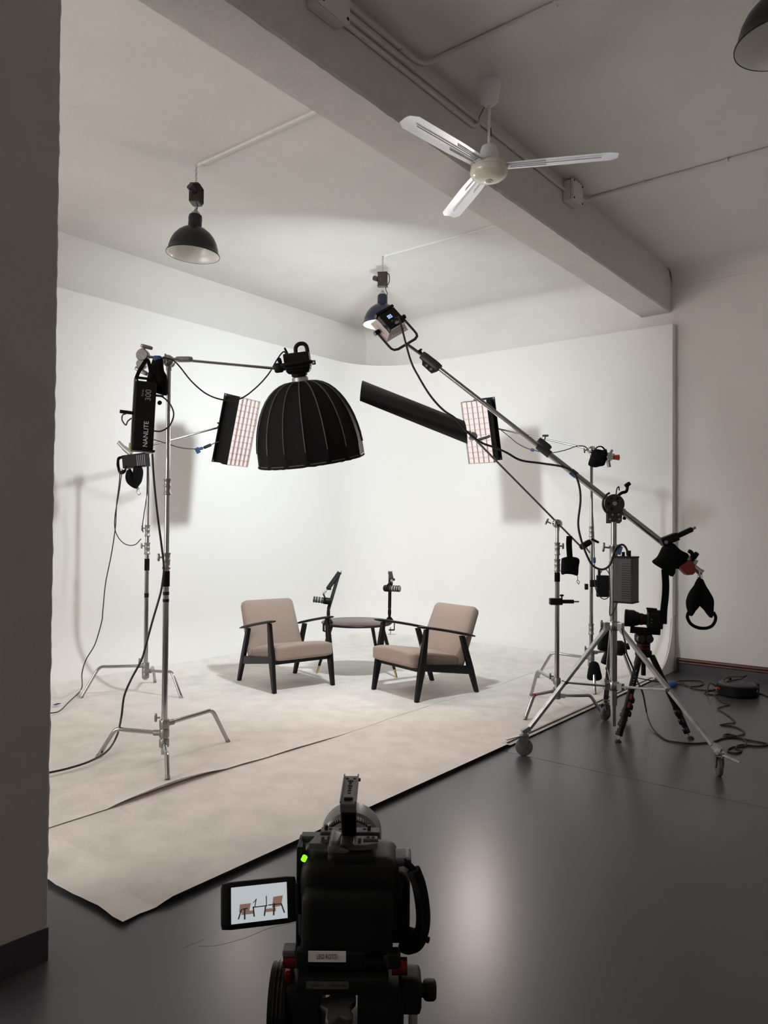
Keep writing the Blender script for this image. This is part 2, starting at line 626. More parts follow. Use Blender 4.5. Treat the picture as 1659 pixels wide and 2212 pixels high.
    MB().box(((UC + U1) / 2 + 0.001, 2.3455, (0.54 + ZT) / 2), (U1 - UC - 0.004, 0.012, ZT - 0.54)).build('end_board', 'cyc_paint', cw, 0)

    # low platform of stacked board
    for k, (z0, z1, j) in enumerate(((0.0, 0.010, 0.004), (0.011, 0.0208, 0.0))):
        pb = MB().box(((1.765 + 7.4) / 2, (2.368 + j + 6.0) / 2, (z0 + z1) / 2), (7.4 - 1.765, 6.0 - 2.368 - j, z1 - z0))
        if k == 0:
            plat = struct(pb, 'floor_platform', 'plywood', 0)
        else:
            pb.build('board', 'plywood', plat, 0)

    # white paper on the platform: front sheet folds over the left end down to the floor
    def wob(u, v, s=0.0035):
        return s * noise.noise(V((u * 2.3, v * 2.3, 1.7))) + 0.4 * s * noise.noise(V((u * 7.1, v * 7.1, 4.2)))
    rows = []
    ul = [1.525, 1.56, 1.60, 1.635, 1.665, 1.70, 1.735, 1.75, 1.78] + [1.85 + 0.05 * i for i in range(104)]
    for u in ul:
        seam = 3.40
        row = []
        nv = 26
        for j in range(nv + 1):
            t = j / nv
            if u < 1.735:
                v = 2.352 + (3.75 - 2.352) * t
                k = (u - 1.525) / (1.735 - 1.525)
                base = 0.004 + (PZT - 0.0005) * min(1.0, max(0, (k - 0.62) / 0.34))
                z = base + 0.006 * (1 + noise.noise(V((u * 12, v * 5, 2)))) * (1 - k) + 0.006 * (1 - k) ** 2
                uu = u + (1 - k) * (0.025 * noise.noise(V((v * 2.6, 1, 1))) + 0.01 * noise.noise(V((v * 11, 2, 1))))
                row.append((uu, v + (0.012 * noise.noise(V((u * 9, 0, 8))) if j == 0 else 0), z))
            else:
                v = 2.352 + (seam - 2.352) * t
                z = PZT + 0.0035 + 0.6 * wob(u, v)
                if j == 0:
                    z = PZT - 0.012 if u > 4.3 else PZT + 0.0025
                    v -= 0.003
                row.append((u, v, z))
        rows.append(row)
    o = MB().sheet(rows, 0.0).build('paper_sheet', 'paper', None, 60)
    o.data.set_sharp_from_angle(angle=radians(12))
    tag(o, 'front white paper sheet with one corner draped onto the grey floor by the pillar', 'paper')
    rows = []
    for i in range(107):
        u = 1.75 + 0.05 * i
        seam = 3.30 + 0.012 * sin(u * 3) + 0.02 * noise.noise(V((u * 2.0, 0, 3)))
        lift = 0.030 * max(0.0, sin(min(1, max(0, (u - 2.05) / 0.75)) * pi)) ** 0.8 + ((0.006 + 0.004 * noise.noise(V((u * 5, 0, 0)))) * max(0.0, min(1.0, (3.75 - u) / 0.25)) if u > 2.78 else 0.002)
        row = []
        for j in range(52):
            v = seam + 0.022 * j if j < 2 else seam + 0.022 * 2 + (5.6 - seam - 0.044) * (j - 2) / 49
            row.append((min(u, 7.02), v, PZT + 0.0048 + (0.0015 if u < 3.8 else 0) + 0.5 * wob(u, v) + (lift if j == 0 else (lift * 0.35 if j == 1 else 0))))
        rows.append(row)
    mb = MB().sheet(rows, 0.0)
    pr2 = [(R * (1 - sin(a)) + 0.004 * sin(a), PZT + 0.0035 + R * (1 - cos(a))) for a in [radians(x) for x in range(0, 34, 3)]]
    mb.sheet([[(x + nx * o, y + ny * o, z + (0.006 * noise.noise(V((x * 3, y * 3, 0))) if q == len(pr2) - 1 else 0)) for q, (o, z) in enumerate(pr2)] for x, y, nx, ny in path], 0.0)
    o = mb.build('paper_sheet', 'paper', None, 60)
    tag(o, 'large white paper sheet under the armchairs running up into the curved wall foot', 'paper')
    # narrow loose strip near the pillar
    rows = [[(u, 4.215 + 0.01 * sin(u * 4) + w, PZT + 0.0055 + 0.003 * (w > 0.05) + 0.3 * wob(u, w)) for w in (0, 0.05, 0.1)] for u in [1.76 + 0.06 * i for i in range(20)]]
    o = MB().sheet(rows, 0.0).build('paper_strip', 'paper', None, 60)
    tag(o, 'narrow loose paper strip lying left of the front light stand', 'paper')


build_room()


def build_fill_window():
    # window-shaped fill light added behind the photographer: frame, mullions, glowing panes
    u, va, vb, za, zb = U0 + 0.002, 3.0, 6.0, 0.95, 3.05
    fr = MB()
    for v in (va, vb):
        fr.box((u + 0.03, v, (za + zb) / 2), (0.06, 0.07, zb - za + 0.07))
    for z in (za, zb):
        fr.box((u + 0.03, (va + vb) / 2, z), (0.06, vb - va + 0.07, 0.07))
    w = struct(fr, 'window_1', 'conduit_paint', 0, 0.004)
    n, m = 4, 3
    for i in range(1, n):
        MB().box((u + 0.025, va + (vb - va) * i / n, (za + zb) / 2), (0.04, 0.035, zb - za)).build('mullion', 'conduit_paint', w, 0)
    for j in range(1, m):
        MB().box((u + 0.025, (va + vb) / 2, za + (zb - za) * j / m), (0.036, vb - va, 0.03)).build('glazing_bar', 'conduit_paint', w, 0)
    for i in range(n):
        for j in range(m):
            MB().box((u + 0.012, va + (vb - va) * (i + 0.5) / n, za + (zb - za) * (j + 0.5) / m), (0.006, (vb - va) / n, (zb - za) / m)).build('pane', 'daylight_glass', w, 0)
    MB().box((u + 0.06, (va + vb) / 2, za - 0.05), (0.14, vb - va + 0.2, 0.03)).build('window_sill', 'conduit_paint', w, 0, 0.004)


build_fill_window()


def conduit(label, runs, r, clips=(), m='conduit_paint'):
    """painted conduit: runs = list of point lists"""
    t = thing('conduit', label, 'conduit', runs[0][0])
    for p in runs:
        MB().tube(p, r, 10).build('pipe', m, t, 60)
    for c, ax in clips:
        a = V(ax).normalized()
        MB().cyl(V(c) - a * 0.008, V(c) + a * 0.008, r * 1.3, n=12).build('clip', m, t, 50)
    return t


def build_ceiling_services():
    # rectangular trunking out to the two pendant lamps in the back bay
    for u, vend, lab in ((3.341, 4.33, 'white trunking on the ceiling leading to the front black pendant lamp'),
                         (5.556, 4.39, 'white trunking on the ceiling leading to the navy pendant lamp')):
        t = thing('cable_trunking', lab, 'conduit', (u, 2.69, ZC))
        MB().box((u, (2.69 + vend) / 2, ZC - 0.009), (0.022, vend - 2.69, 0.018)).build('channel', 'conduit_paint', t, 0, 0.002)
        MB().box((u, vend - 0.03, ZC - 0.011), (0.03, 0.04, 0.022)).build('clip', 'conduit_paint', t, 0, 0.002)
    y = 2.385 - 0.014
    r = 0.0125
    # the three runs along the beam face
    el = [(3.20, y, 3.905), (3.26, y, 3.907), (3.315, y - 0.015, 3.915), (3.345, y - 0.05, 3.928), (3.348, y - 0.10, ZC - 0.013)]
    conduit('upper painted conduit on the beam turning onto the right ceiling near the fan',
            [[(-0.5, y, 3.905), (3.20, y, 3.905)], el, [(3.348, y - 0.10, ZC - 0.013), (3.335, 0.62, ZC - 0.013)]], r,
            [((2.2, y, 3.905), (1, 0, 0)), ((3.12, y, 3.905), (1, 0, 0)), ((3.344, 1.6, ZC - 0.013), (0, 1, 0))])
    el = [(3.79, y, 3.800), (3.85, y, 3.803), (3.885, y - 0.008, 3.82), (3.90, y - 0.012, 3.86)]
    conduit('lower painted conduit on the beam ending in an elbow beside the fan mount',
            [[(2.62, y, 3.80), (3.79, y, 3.80)], el], r * 0.9,
            [((3.1, y, 3.80), (1, 0, 0)), ((3.62, y, 3.80), (1, 0, 0))])
    conduit('long painted conduit on the beam linking both junction boxes',
            [[(2.62, y, 3.845), (5.12, y, 3.868)]], r * 0.9, [((3.25, y, 3.851), (1, 0, 0)), ((4.35, y, 3.861), (1, 0, 0))])
    el = [(5.40, y, 3.905), (5.46, y, 3.907), (5.50, y - 0.012, 3.92), (5.511, y - 0.04, ZC - 0.014), (5.511, y - 0.09, ZC - 0.012)]
    conduit('painted conduit from the small junction box out across the right ceiling',
            [[(5.30, y, 3.905), (5.40, y, 3.905)], el, [(5.511, y - 0.09, ZC - 0.012), (5.49, -1.6, ZC - 0.012)]], r * 0.95,
            [((5.505, 1.92, ZC - 0.012), (0, 1, 0)), ((5.50, 1.35, ZC - 0.012), (0, 1, 0)), ((5.50, 0.7, ZC - 0.012), (0, 1, 0))])
    for (u, z, w, h, d, lab) in ((2.53, 3.825, 0.20, 0.16, 0.09, 'white junction box on the beam at the top edge of the view'),
                                 (5.20, 3.862, 0.17, 0.15, 0.085, 'white junction box on the beam behind the fan blade')):
        t = thing('junction_box', lab, 'junction box', (u, 2.385, z))
        MB().box((u, 2.385 - d * 0.36, z), (w, d * 0.72, h)).build('body', 'conduit_paint', t, 0, 0.006)
        MB().box((u, 2.385 - d * 0.87, z), (w * 1.02, d * 0.26, h * 1.02)).build('cover', 'conduit_paint', t, 0, 0.005)
        for sx in (-1, 1):
            for sz in (-1, 1):
                MB().cyl((u + sx * w * 0.42, 2.385 - d, z + sz * h * 0.42), (u + sx * w * 0.42, 2.385 - d - 0.002, z + sz * h * 0.42), 0.008, n=10).build('screw_hole', 'dark_hole', t, 0)

    # ceiling fan
    fu, fv = 3.726, 2.19
    t = thing('ceiling_fan', 'white three-blade ceiling fan hanging on a rod beside the beam', 'fan', (fu, fv, ZC))
    T = Matrix.Translation((fu, fv, 0))
    MB().lathe([(0, ZC), (0.064, ZC), (0.066, ZC - 0.02), (0.052, ZC - 0.115), (0.034, ZC - 0.135), (0.018, ZC - 0.142), (0, ZC - 0.142)], 32, T).build('canopy', 'fan_white', t, 40)
    rod = MB().cyl((fu, fv, ZC - 0.14), (fu, fv, 3.575), 0.0085, n=14).build('rod', 'fan_white', t, 60)
    MB().cyl((fu + 0.004, fv - 0.009, 3.68), (fu + 0.004, fv - 0.009, 3.63), 0.003, n=8).build('slot', 'dark_hole', rod, 60)
    MB().lathe([(0, 3.585), (0.02, 3.585), (0.044, 3.57), (0.050, 3.55), (0.055, 3.49), (0.075, 3.478), (0.075, 3.47), (0, 3.47)], 32, T).build('motor_cover', 'fan_white', t, 40)
    MB().lathe([(0, 3.468), (0.098, 3.468), (0.104, 3.458), (0.104, 3.44), (0, 3.44)], 40, T).build('blade_hub', 'fan_cream', t, 40)
    cap = MB().lathe([(0, 3.437), (0.107, 3.437), (0.109, 3.42), (0.100, 3.402), (0.075, 3.385), (0.04, 3.376), (0, 3.374)], 40, T).build('bottom_cap', 'fan_cream', t, 60)
    em = MB().lathe([(0, 3.3755), (0.021, 3.3762), (0.021, 3.3725), (0, 3.3725)], 24, T).build('emblem', 'conduit_paint', cap, 40)
    MB().ring((fu, fv, 3.3735), (0, 0, 1), 0.0195, 0.0018, 24, 6).build('emblem_ring', 'dark_metal', cap, 60)
    Em = Matrix.Translation((fu, fv, 3.3720)) @ Matrix.Rotation(radians(-52), 4, 'Z')
    lg_ = MB()
    for c_, d_ in (((0, 0.0075, 0), (0.020, 0.0025, 0.0008)), ((0, -0.0075, 0), (0.020, 0.0025, 0.0008)), ((-0.009, 0, 0), (0.0025, 0.015, 0.0008)), ((0.009, 0, 0), (0.0025, 0.015, 0.0008)), ((-0.002, 0.0, 0), (0.003, 0.009, 0.0008)), ((0.003, -0.002, 0), (0.008, 0.0025, 0.0008))):
        lg_.box(c_, d_, Em)
    lg_.build('emblem_mark', 'dark_metal', cap, 0)
    cable('short grey lead from the beam elbow into the fan mount', [(3.90, 2.375, 3.855), (3.885, 2.33, 3.90), (3.80, 2.25, 3.885)], 0.004, m='mid_grey')
    for ang in (radians(174), radians(174 + 122), radians(174 + 238)):
        d = V((cos(ang), sin(ang), 0))
        n = V((-sin(ang), cos(ang), 0))
        rows = []
        for i in range(15):
            s = i / 14
            rr = 0.10 + 0.61 * s
            w = (0.050 + 0.010 * min(1, s * 3)) * (1.0 if s < 0.95 else sqrt(max(0, 1 - ((s - 0.95) / 0.055) ** 2)) * 0.7 + 0.3)
            tw = -0.10
            rows.append([V((fu, fv, 3.452)) + d * rr + n * (w * q * cos(tw)) + V((0, 0, -w * q * sin(tw) + 0.006 * (1 - abs(q)))) for q in (-1, -0.6, -0.2, 0.2, 0.6, 1)])
        bl = MB().sheet(rows, 0.0025).build('blade', 'fan_blade', t, 40)
        for q, r1 in ((-0.5, 0.22), (0.0, 0.52), (0.5, 0.22)):
            a = V((fu, fv, 3.450)) + d * 0.10 + n * (q * 0.045) + V((0, 0, q * 0.045 * 0.10 + 0.001))
            b = V((fu, fv, 3.450)) + d * (0.10 + r1) + n * (q * 0.055) + V((0, 0, q * 0.055 * 0.10 + 0.001))
            MB().bar(a, b, 0.003, 0.005).build('rib', 'fan_rib', bl, 0)
        MB().box((0, 0, 0), (0.06, 0.05, 0.006), frame(V((fu, fv, 3.452)) + d * 0.10, (0, 0, 1), d)).build('blade_bracket', 'fan_white', bl, 0, 0.002)

    def pendant(label, u, v, ztop, drop, shade_mat, tilt, spin):
        """industrial pendant: chain, control-gear box, hook, enamel shade"""
        t = thing('pendant_lamp', label, 'lamp', (u, v, ztop))
        B = Matrix.Translation((u, v, ztop)) @ Matrix.Rotation(spin, 4, 'Z')
        z = -drop
        mb = MB()
        k = int(drop / 0.018)
        for i in range(k):
            c = B @ V((0, 0, -0.01 - i * drop / k))
            mb.ring(c, (1, 0, 0) if i % 2 else (0, 1, 0), 0.008, 0.0022, 10, 5)
        mb.build('chain', 'galvanised', t, 60)
        bx = MB().box((0, 0, z - 0.075), (0.085, 0.078, 0.125), B).build('gear_box', 'rusty', t, 0, 0.004)
        for zz in (-0.012, -0.138):
            MB().box((0, 0, z + zz), (0.095, 0.06, 0.008), B).build('end_plate', 'dark_metal', bx, 0)
        for sx in (-0.036, -0.012, 0.012, 0.036):
            MB().box((sx, -0.041, z - 0.075), (0.010, 0.006, 0.105), B).build('fin', 'rusty', bx, 0)
        MB().cyl((-0.043, 0, z - 0.07), (-0.085, 0.02, z - 0.05), 0.024, n=16, M=B).build('capacitor', 'dark_metal', t, 40)
        MB().tube([B @ V(p) for p in spline([(0.03, 0, z - 0.015), (0.06, 0, z - 0.03), (0.062, 0, z - 0.10), (0.03, 0, z - 0.16), (0.045, 0.01, z - 0.21), (0.03, 0, z - 0.232), (0.01, 0, z - 0.235)], 6)], 0.0042, 8).build('lead', 'cable', t, 60)
        z -= 0.145
        hk = [B @ V((0.010 * sin(a), 0, z - 0.022 - 0.012 * cos(a) - 0.006)) for a in [radians(x) for x in range(-150, 160, 20)]]
        MB().tube([B @ V((0, 0, z))] + hk, 0.003, 8).build('hook', 'galvanised', t, 60)
        z -= 0.045
        S = B @ Matrix.Translation((0, 0, z)) @ Matrix.Rotation(tilt, 4, 'X')
        MB().lathe([(0, 0.012), (0.010, 0.012), (0.013, 0), (0.031, -0.018), (0.033, -0.026), (0, -0.026)], 24, S).build('top_cap', 'galvanised', t, 40)
        nk = MB().lathe([(0, -0.026), (0.03, -0.027), (0.044, -0.034), (0.047, -0.045), (0.048, -0.125), (0, -0.125)], 32, S).build('neck', shade_mat, t, 40)
        for i in range(6):
            a = 2 * pi * i / 6
            MB().cyl((0.0478 * cos(a), 0.0478 * sin(a), -0.06), (0.0487 * cos(a), 0.0487 * sin(a), -0.06), 0.005, n=8, M=S).build('vent_hole', 'dark_hole', nk, 0)
        out = [(0.047, -0.122), (0.056, -0.124), (0.085, -0.137), (0.115, -0.160), (0.142, -0.192), (0.161, -0.230), (0.172, -0.268), (0.176, -0.298), (0.184, -0.304), (0.1885, -0.312), (0.1875, -0.317)]
        inn = [(0.184, -0.3155), (0.1735, -0.300), (0.1695, -0.268), (0.158, -0.231), (0.139, -0.194), (0.112, -0.163), (0.083, -0.140), (0.05, -0.127), (0.0, -0.126)]
        sh = MB().lathe(out + inn[:1], 48, S).build('shade', shade_mat, t, 60)
        MB().lathe(inn, 48, S).build('shade_lining', 'enamel_white', sh, 60)
        bulb = MB().lathe([(0, -0.127), (0.02, -0.128), (0.022, -0.16), (0.032, -0.19), (0.036, -0.215), (0.028, -0.240), (0, -0.252)], 20, S).build('bulb', 'enamel_white', t, 60)
        return t
    pendant('black enamel pendant lamp with white inside, hanging left of the fan', 3.341, 4.353, ZC, 0.135, 'enamel_black', radians(3), radians(35))
    pendant('navy blue enamel pendant lamp lit from below, above the boom-mounted panel light', 5.556, 4.415, ZC, 0.15, 'enamel_navy', radians(-1), radians(-60))
    pendant('black enamel pendant lamp cut off by the top right corner', 3.335, 0.60, ZC, 0.10, 'enamel_black', 0.0, radians(120))


build_ceiling_services()



# ------------------------------------------------------------------ furniture
def build_chair(label):
    """armchair in its own frame: +y is the front, z = 0 the floor"""
    t = thing('armchair', label, 'chair', M=Matrix.Identity(4), group='beige armchairs on the platform')
    hx = 0.282
    fy = 0.33

    def Y(s):
        return fy - s
    for sx in (-1, 1):
        x = sx * hx
        def leg(a, b, mid, wa, wm, wb, tk=0.034):
            mb = MB()
            rings = []
            for (s, z), w in ((a, wa), (mid, wm), (b, wb)):
                rings.append([(x - tk / 2, Y(s - w / 2), z), (x + tk / 2, Y(s - w / 2), z), (x + tk / 2, Y(s + w / 2), z), (x - tk / 2, Y(s + w / 2), z)])
            vs = [p for r in rings for p in r]
            fs = [(3, 2, 1, 0), (8, 9, 10, 11)]
            for k in (0, 4):
                fs += [(k + i, k + (i + 1) % 4, k + (i + 1) % 4 + 4, k + i + 4) for i in range(4)]
            mb.add(vs, fs)
            return mb
        leg((0.0, 0.0), (0.095, 0.560), (0.052, 0.27), 0.034, 0.066, 0.036).build('leg', 'black_wood', t, 40, 0.007, 3)
        leg((0.645, 0.0), (0.475, 0.480), (0.572, 0.205), 0.034, 0.056, 0.046).build('leg', 'black_wood', t, 40, 0.007, 3)
        pts = spline([(x, Y(0.01), 0.586), (x, Y(0.12), 0.569), (x + sx * 0.004, Y(0.30), 0.535), (x + sx * 0.006, Y(0.47), 0.499), (x + sx * 0.004, Y(0.615), 0.466)], 6)
        n = len(pts)
        rad = [0.026 * min(1, 0.55 + 4 * min(i, n - 1 - i) / n) for i in range(n)]
        MB().tube(pts, rad, 14, flat=0.45).build('armrest', 'black_wood', t, 60)
        MB().hexa([(x - 0.012, Y(0.055), 0.235), (x + 0.012, Y(0.055), 0.235), (x + 0.012, Y(0.575), 0.155), (x - 0.012, Y(0.575), 0.155)],
                  [(x - 0.012, Y(0.065), 0.290), (x + 0.012, Y(0.065), 0.290), (x + 0.012, Y(0.565), 0.228), (x - 0.012, Y(0.565), 0.228)]).build('side_rail', 'black_wood', t, 0, 0.005)
    MB().box((0, Y(0.05), 0.248), (2 * hx - 0.03, 0.024, 0.05)).build('front_rail', 'black_wood', t, 0, 0.005)
    MB().box((0, Y(0.46), 0.200), (2 * hx - 0.02, 0.024, 0.05)).build('rear_rail', 'black_wood', t, 0, 0.005)
    # seat cushion: crowned, slopes to the back
    def sf(p):
        s = (0.25 - p.y)          # 0 at front
        slope = -0.155 * s
        crown = 0.016 * (1 - (p.x / 0.26) ** 2) * (1 if p.z > 0 else 0)
        nose = -0.012 * max(0, 1 - s / 0.10) * (1 if p.z > 0 else 0)
        return (p.x, p.y, p.z + slope + crown + nose)
    seat = MB().rbox((0, Y(0.215), 0.327), (0.522, 0.505, 0.124), 0.024, 9, sf).build('seat_cushion', 'upholstery', t, 70)
    seam = [(sx * 0.2615, Y(0.215) + yy, 0.322 + 0.022 - 0.155 * (0.25 - yy)) for sx, yy in [(-1, -0.20 + 0.05 * i) for i in range(9)]]
    seam += [(xx, Y(0.215) + 0.2505, 0.322 + 0.017) for xx in [-0.22 + 0.055 * i for i in range(9)]]
    seam += [(0.2615, p[1], p[2]) for p in reversed(seam[:9])]
    MB().tube(seam, 0.0022, 6).build('piping', 'piping', seat, 60)
    # back cushion leaning back
    A = Matrix.Translation((0, Y(0.425), 0.235)) @ Matrix.Rotation(radians(23.5), 4, 'X')
    def bf(p):
        z = p.z
        belly = 0.010 * (1 - (p.x / 0.26) ** 2) * (1 - (z / 0.27) ** 2)
        return (p.x * (1 - 0.035 * (z / 0.26)), p.y + (belly if p.y > 0 else 0), z)
    MB().rbox((0, -0.055, 0.262), (0.528, 0.098, 0.525), 0.045, 9, bf, A).build('back_cushion', 'upholstery', t, 70)
    return t


ch = build_chair('beige upholstered armchair with black frame at the left of the small table, facing the camera')
ch.location = (4.659, 4.758, PZT + 0.004)
ch.rotation_euler = (0, 0, radians(165))
c2 = copy_tree(ch)
c2['label'] = 'beige upholstered armchair with black frame right of the small table, paper tags under its seat'
c2.location = (5.189, 3.634, PZT + 0.004)
c2.rotation_euler = (0, 0, radians(75.3))
for k, yy in ((0, -0.16), (1, -0.22)):
    o = MB().box((0.11 + 0.045 * k, yy, 0.125), (0.030, 0.0012, 0.12)).build('paper_tag', 'tag_paper', c2, 0, label='white paper tag')
    o.rotation_euler = (0, 0, radians(20))


def build_table():
    c = V((5.32, 4.50, 0))
    t = thing('side_table', 'small round table with brown top and brass-tipped black legs between the armchairs', 'table', (c.x, c.y, PZT + 0.004))
    T = Matrix.Translation(c)
    z = 0.520
    MB().lathe([(0, z), (0.318, z), (0.322, z - 0.003), (0.322, z - 0.006), (0, z - 0.006)], 64, T).build('table_top', 'walnut', t, 40)
    MB().lathe([(0, z - 0.006), (0.325, z - 0.006), (0.328, z - 0.010), (0.315, z - 0.024), (0, z - 0.024)], 64, T).build('table_edge', 'black_wood', t, 40)
    for f in ((5.132, 4.824), (5.459, 4.141), (5.745, 4.57)):
        a = V((f[0], f[1], 0))
        d = (a - c)
        foot = V((a.x, a.y, PZT + 0.004))
        top = c + d * 0.62 + V((0, 0, z - 0.024))
        k = 0.16
        mid = foot.lerp(top, k)
        lg = MB().cyl(mid, top, 0.0125, 0.019, 16).build('leg', 'black_wood', t, 60)
        MB().cyl(foot, mid, 0.010, 0.0126, 16).build('foot_tip', 'brass', lg, 60)
    return t


build_table()


def build_mic(label_arm, label_mic, base, elbow, wrist, mic_c, mic_dir, clamp_dir):
    base, elbow, wrist, mic_c = V(base), V(elbow), V(wrist), V(mic_c)
    t = thing('desk_microphone_stand', label_arm, 'stand', base, group='microphone arms clamped to the table')
    MB().lathe([(0, 0), (0.040, 0), (0.042, 0.012), (0.030, 0.030), (0.012, 0.052), (0, 0.052)], 24, Matrix.Translation(base)).build('base_cone', 'black_plastic', t, 40)
    cd = V(clamp_dir).normalized()
    cl = MB()
    cl.box((0, 0, 0), (0.05, 0.035, 0.008), frame(base + V((0, 0, -0.001)), (0, 0, 1), cd))
    cl.box((0, 0, 0), (0.008, 0.035, 0.075), frame(base + cd * 0.045 + V((0, 0, -0.035)), (0, 0, 1), V((0, 0, 1)).cross(cd)))
    cl.box((0, 0, 0), (0.05, 0.035, 0.010), frame(base + cd * 0.02 + V((0, 0, -0.07)), (0, 0, 1), V((0, 0, 1)).cross(cd)))
    co = cl.build('clamp', 'black_plastic', t, 0, 0.002)
    sc = MB().cyl(base + cd * 0.01 + V((0, 0, -0.045)), base + cd * 0.01 + V((0, 0, -0.115)), 0.004, n=10)
    sd = V((0.62, -0.785, 0))
    sc.cyl(base + cd * 0.01 + V((0, 0, -0.110)) - sd * 0.02, base + cd * 0.01 + V((0, 0, -0.110)) + sd * 0.045, 0.003, n=8)
    sc.build('clamp_screw', 'galvanised', t, 60)
    sw = base + V((0, 0, 0.085))
    MB().lathe([(0, -0.04), (0.010, -0.038), (0.014, -0.02), (0.016, 0), (0.015, 0.025), (0.011, 0.045), (0, 0.045)], 16, Matrix.Translation(sw)).build('swivel', 'black_plastic', t, 60)
    k = sw + V((0, 0, 0.04))
    MB().bar(k, elbow, 0.020, 0.030, (0.6, -0.78, 0)).build('lower_arm', 'black_plastic', t, 0, 0.004)
    MB().bar(elbow, wrist, 0.026, 0.036, (0.6, -0.78, 0)).build('upper_arm', 'black_plastic', t, 0, 0.004)
    for q in (-1, 1):
        MB().cyl(elbow + V((0.62, -0.785, 0)) * 0.014 * q, elbow + V((0.62, -0.785, 0)) * 0.019 * q, 0.017, n=16).build('elbow_disc', 'dark_metal', t, 40)
    w2 = wrist + V((0, 0, -0.02))
    MB().cyl(wrist + sd * -0.012, wrist + sd * 0.03, 0.010, n=12).build('wrist_knob', 'black_plastic', t, 40)
    top = mic_c + V((0, 0, 0.055))
    MB().lathe([(0, 0), (0.006, 0), (0.006, 0.012), (0.012, 0.014), (0.012, 0.018), (0.006, 0.02), (0.006, 0.03), (0.013, 0.032), (0.013, 0.036), (0.006, 0.038), (0.006, max(0.045, (wrist - top).length)), (0, max(0.045, (wrist - top).length))], 14, frame(top, wrist - top)).build('thread_mount', 'galvanised', t, 40)
    m = thing('microphone', label_mic, 'microphone', mic_c, group='broadcast microphones over the table')
    d = V(mic_dir).normalized()
    F = frame(mic_c, d)
    MB().lathe([(0, -0.075), (0.026, -0.075), (0.030, -0.068), (0.031, -0.02), (0.028, -0.005), (0, -0.005)], 24, F).build('body', 'black_plastic', m, 40)
    g = MB().lathe([(0, -0.005), (0.025, -0.005), (0.025, 0.078), (0.021, 0.086), (0, 0.086)], 24, F).build('grille', 'mid_grey', m, 40)
    for zz in (0.005, 0.030, 0.055, 0.076):
        MB().lathe([(0.024, zz - 0.005), (0.0285, zz - 0.004), (0.0285, zz + 0.004), (0.024, zz + 0.005)], 24, F).build('ring', 'black_plastic', g, 40)
    # U-shaped yoke
    sx = d.cross(V((0, 0, 1))).normalized()
    pts = [mic_c - d * 0.03 + sx * 0.036, mic_c - d * 0.02 + sx * 0.038 + V((0, 0, 0.03)), mic_c - d * 0.008 + sx * 0.02 + V((0, 0, 0.052)), mic_c - d * 0.005 + V((0, 0, 0.056)),
           mic_c - d * 0.008 - sx * 0.02 + V((0, 0, 0.052)), mic_c - d * 0.02 - sx * 0.038 + V((0, 0, 0.03)), mic_c - d * 0.03 - sx * 0.036]
    MB().tube(spline(pts, 5), 0.006, 8).build('yoke', 'black_plastic', m, 60)


build_mic('black jointed microphone arm on the left edge of the table', 'black microphone pointing left at the left armchair',
          (5.04, 4.60, 0.520), (5.191, 4.607, 0.967), (5.040, 4.610, 0.827), (4.998, 4.633, 0.725), (-0.62, 0.70, 0.12), (-0.75, 0.35, 0))
build_mic('black jointed microphone arm on the right edge of the table', 'black microphone turned towards the right armchair',
          (5.46, 4.23, 0.520), (5.480, 4.241, 0.970), (5.331, 4.109, 0.921), (5.284, 4.072, 0.847), (0.10, -1.0, 0.02), (0.5, -0.75, 0))



# ------------------------------------------------------------------ stands and lighting gear
RH = V((sin(YAW), -cos(YAW), 0))         # horizontal axes used to turn gear roughly square to the room's entrance
FH = V((cos(YAW), sin(YAW), 0))
UZ = V((0, 0, 1))


def facing(o, yaw=0.0, roll=0.0):
    """frame with x right, y up, z towards the entrance side; yaw turns about the vertical, roll about z"""
    M = axes(o, RH, UZ, -FH)
    return M @ Matrix.Rotation(yaw, 4, 'Y') @ Matrix.Rotation(roll, 4, 'Z')


def t_knob(parent, p, d, L=0.035, w=0.05, m='cast_metal', name='knob'):
    """T-handle: shank along d with a crossbar"""
    p, d = V(p), V(d).normalized()
    x = d.cross(UZ)
    x = x.normalized() if x.length > 0.1 else V((1, 0, 0))
    mb = MB().cyl(p, p + d * L, 0.006, n=10)
    M = axes(p + d * (L + 0.006), (UZ - d * d.z).normalized() if abs(d.z) < 0.9 else RH, d, x)
    mb.rbox((0, 0, 0), (w, 0.016, 0.013), 0.006, 3, None, M)
    return mb.build(name, m, parent, 60)


def grip_head(t, p, ax, arm, m='cast_metal'):
    """round grip head with two discs on axis ax and a T-handle; arm = direction of the rod it holds"""
    p, ax = V(p), V(ax).normalized()
    mb = MB()
    F = frame(p, ax, UZ)
    mb.lathe([(0, -0.034), (0.020, -0.034), (0.026, -0.028), (0.033, -0.026), (0.034, -0.008), (0.030, -0.004), (0.030, 0.004), (0.034, 0.008), (0.033, 0.026), (0.024, 0.030), (0.014, 0.040), (0, 0.040)], 24, F)
    mb.cyl(p - UZ * 0.055, p - UZ * 0.01, 0.016, n=14)
    g = mb.build('grip_head', m, t, 40)
    t_knob(g, p + ax * 0.036, ax, 0.03, 0.058, m)
    return g


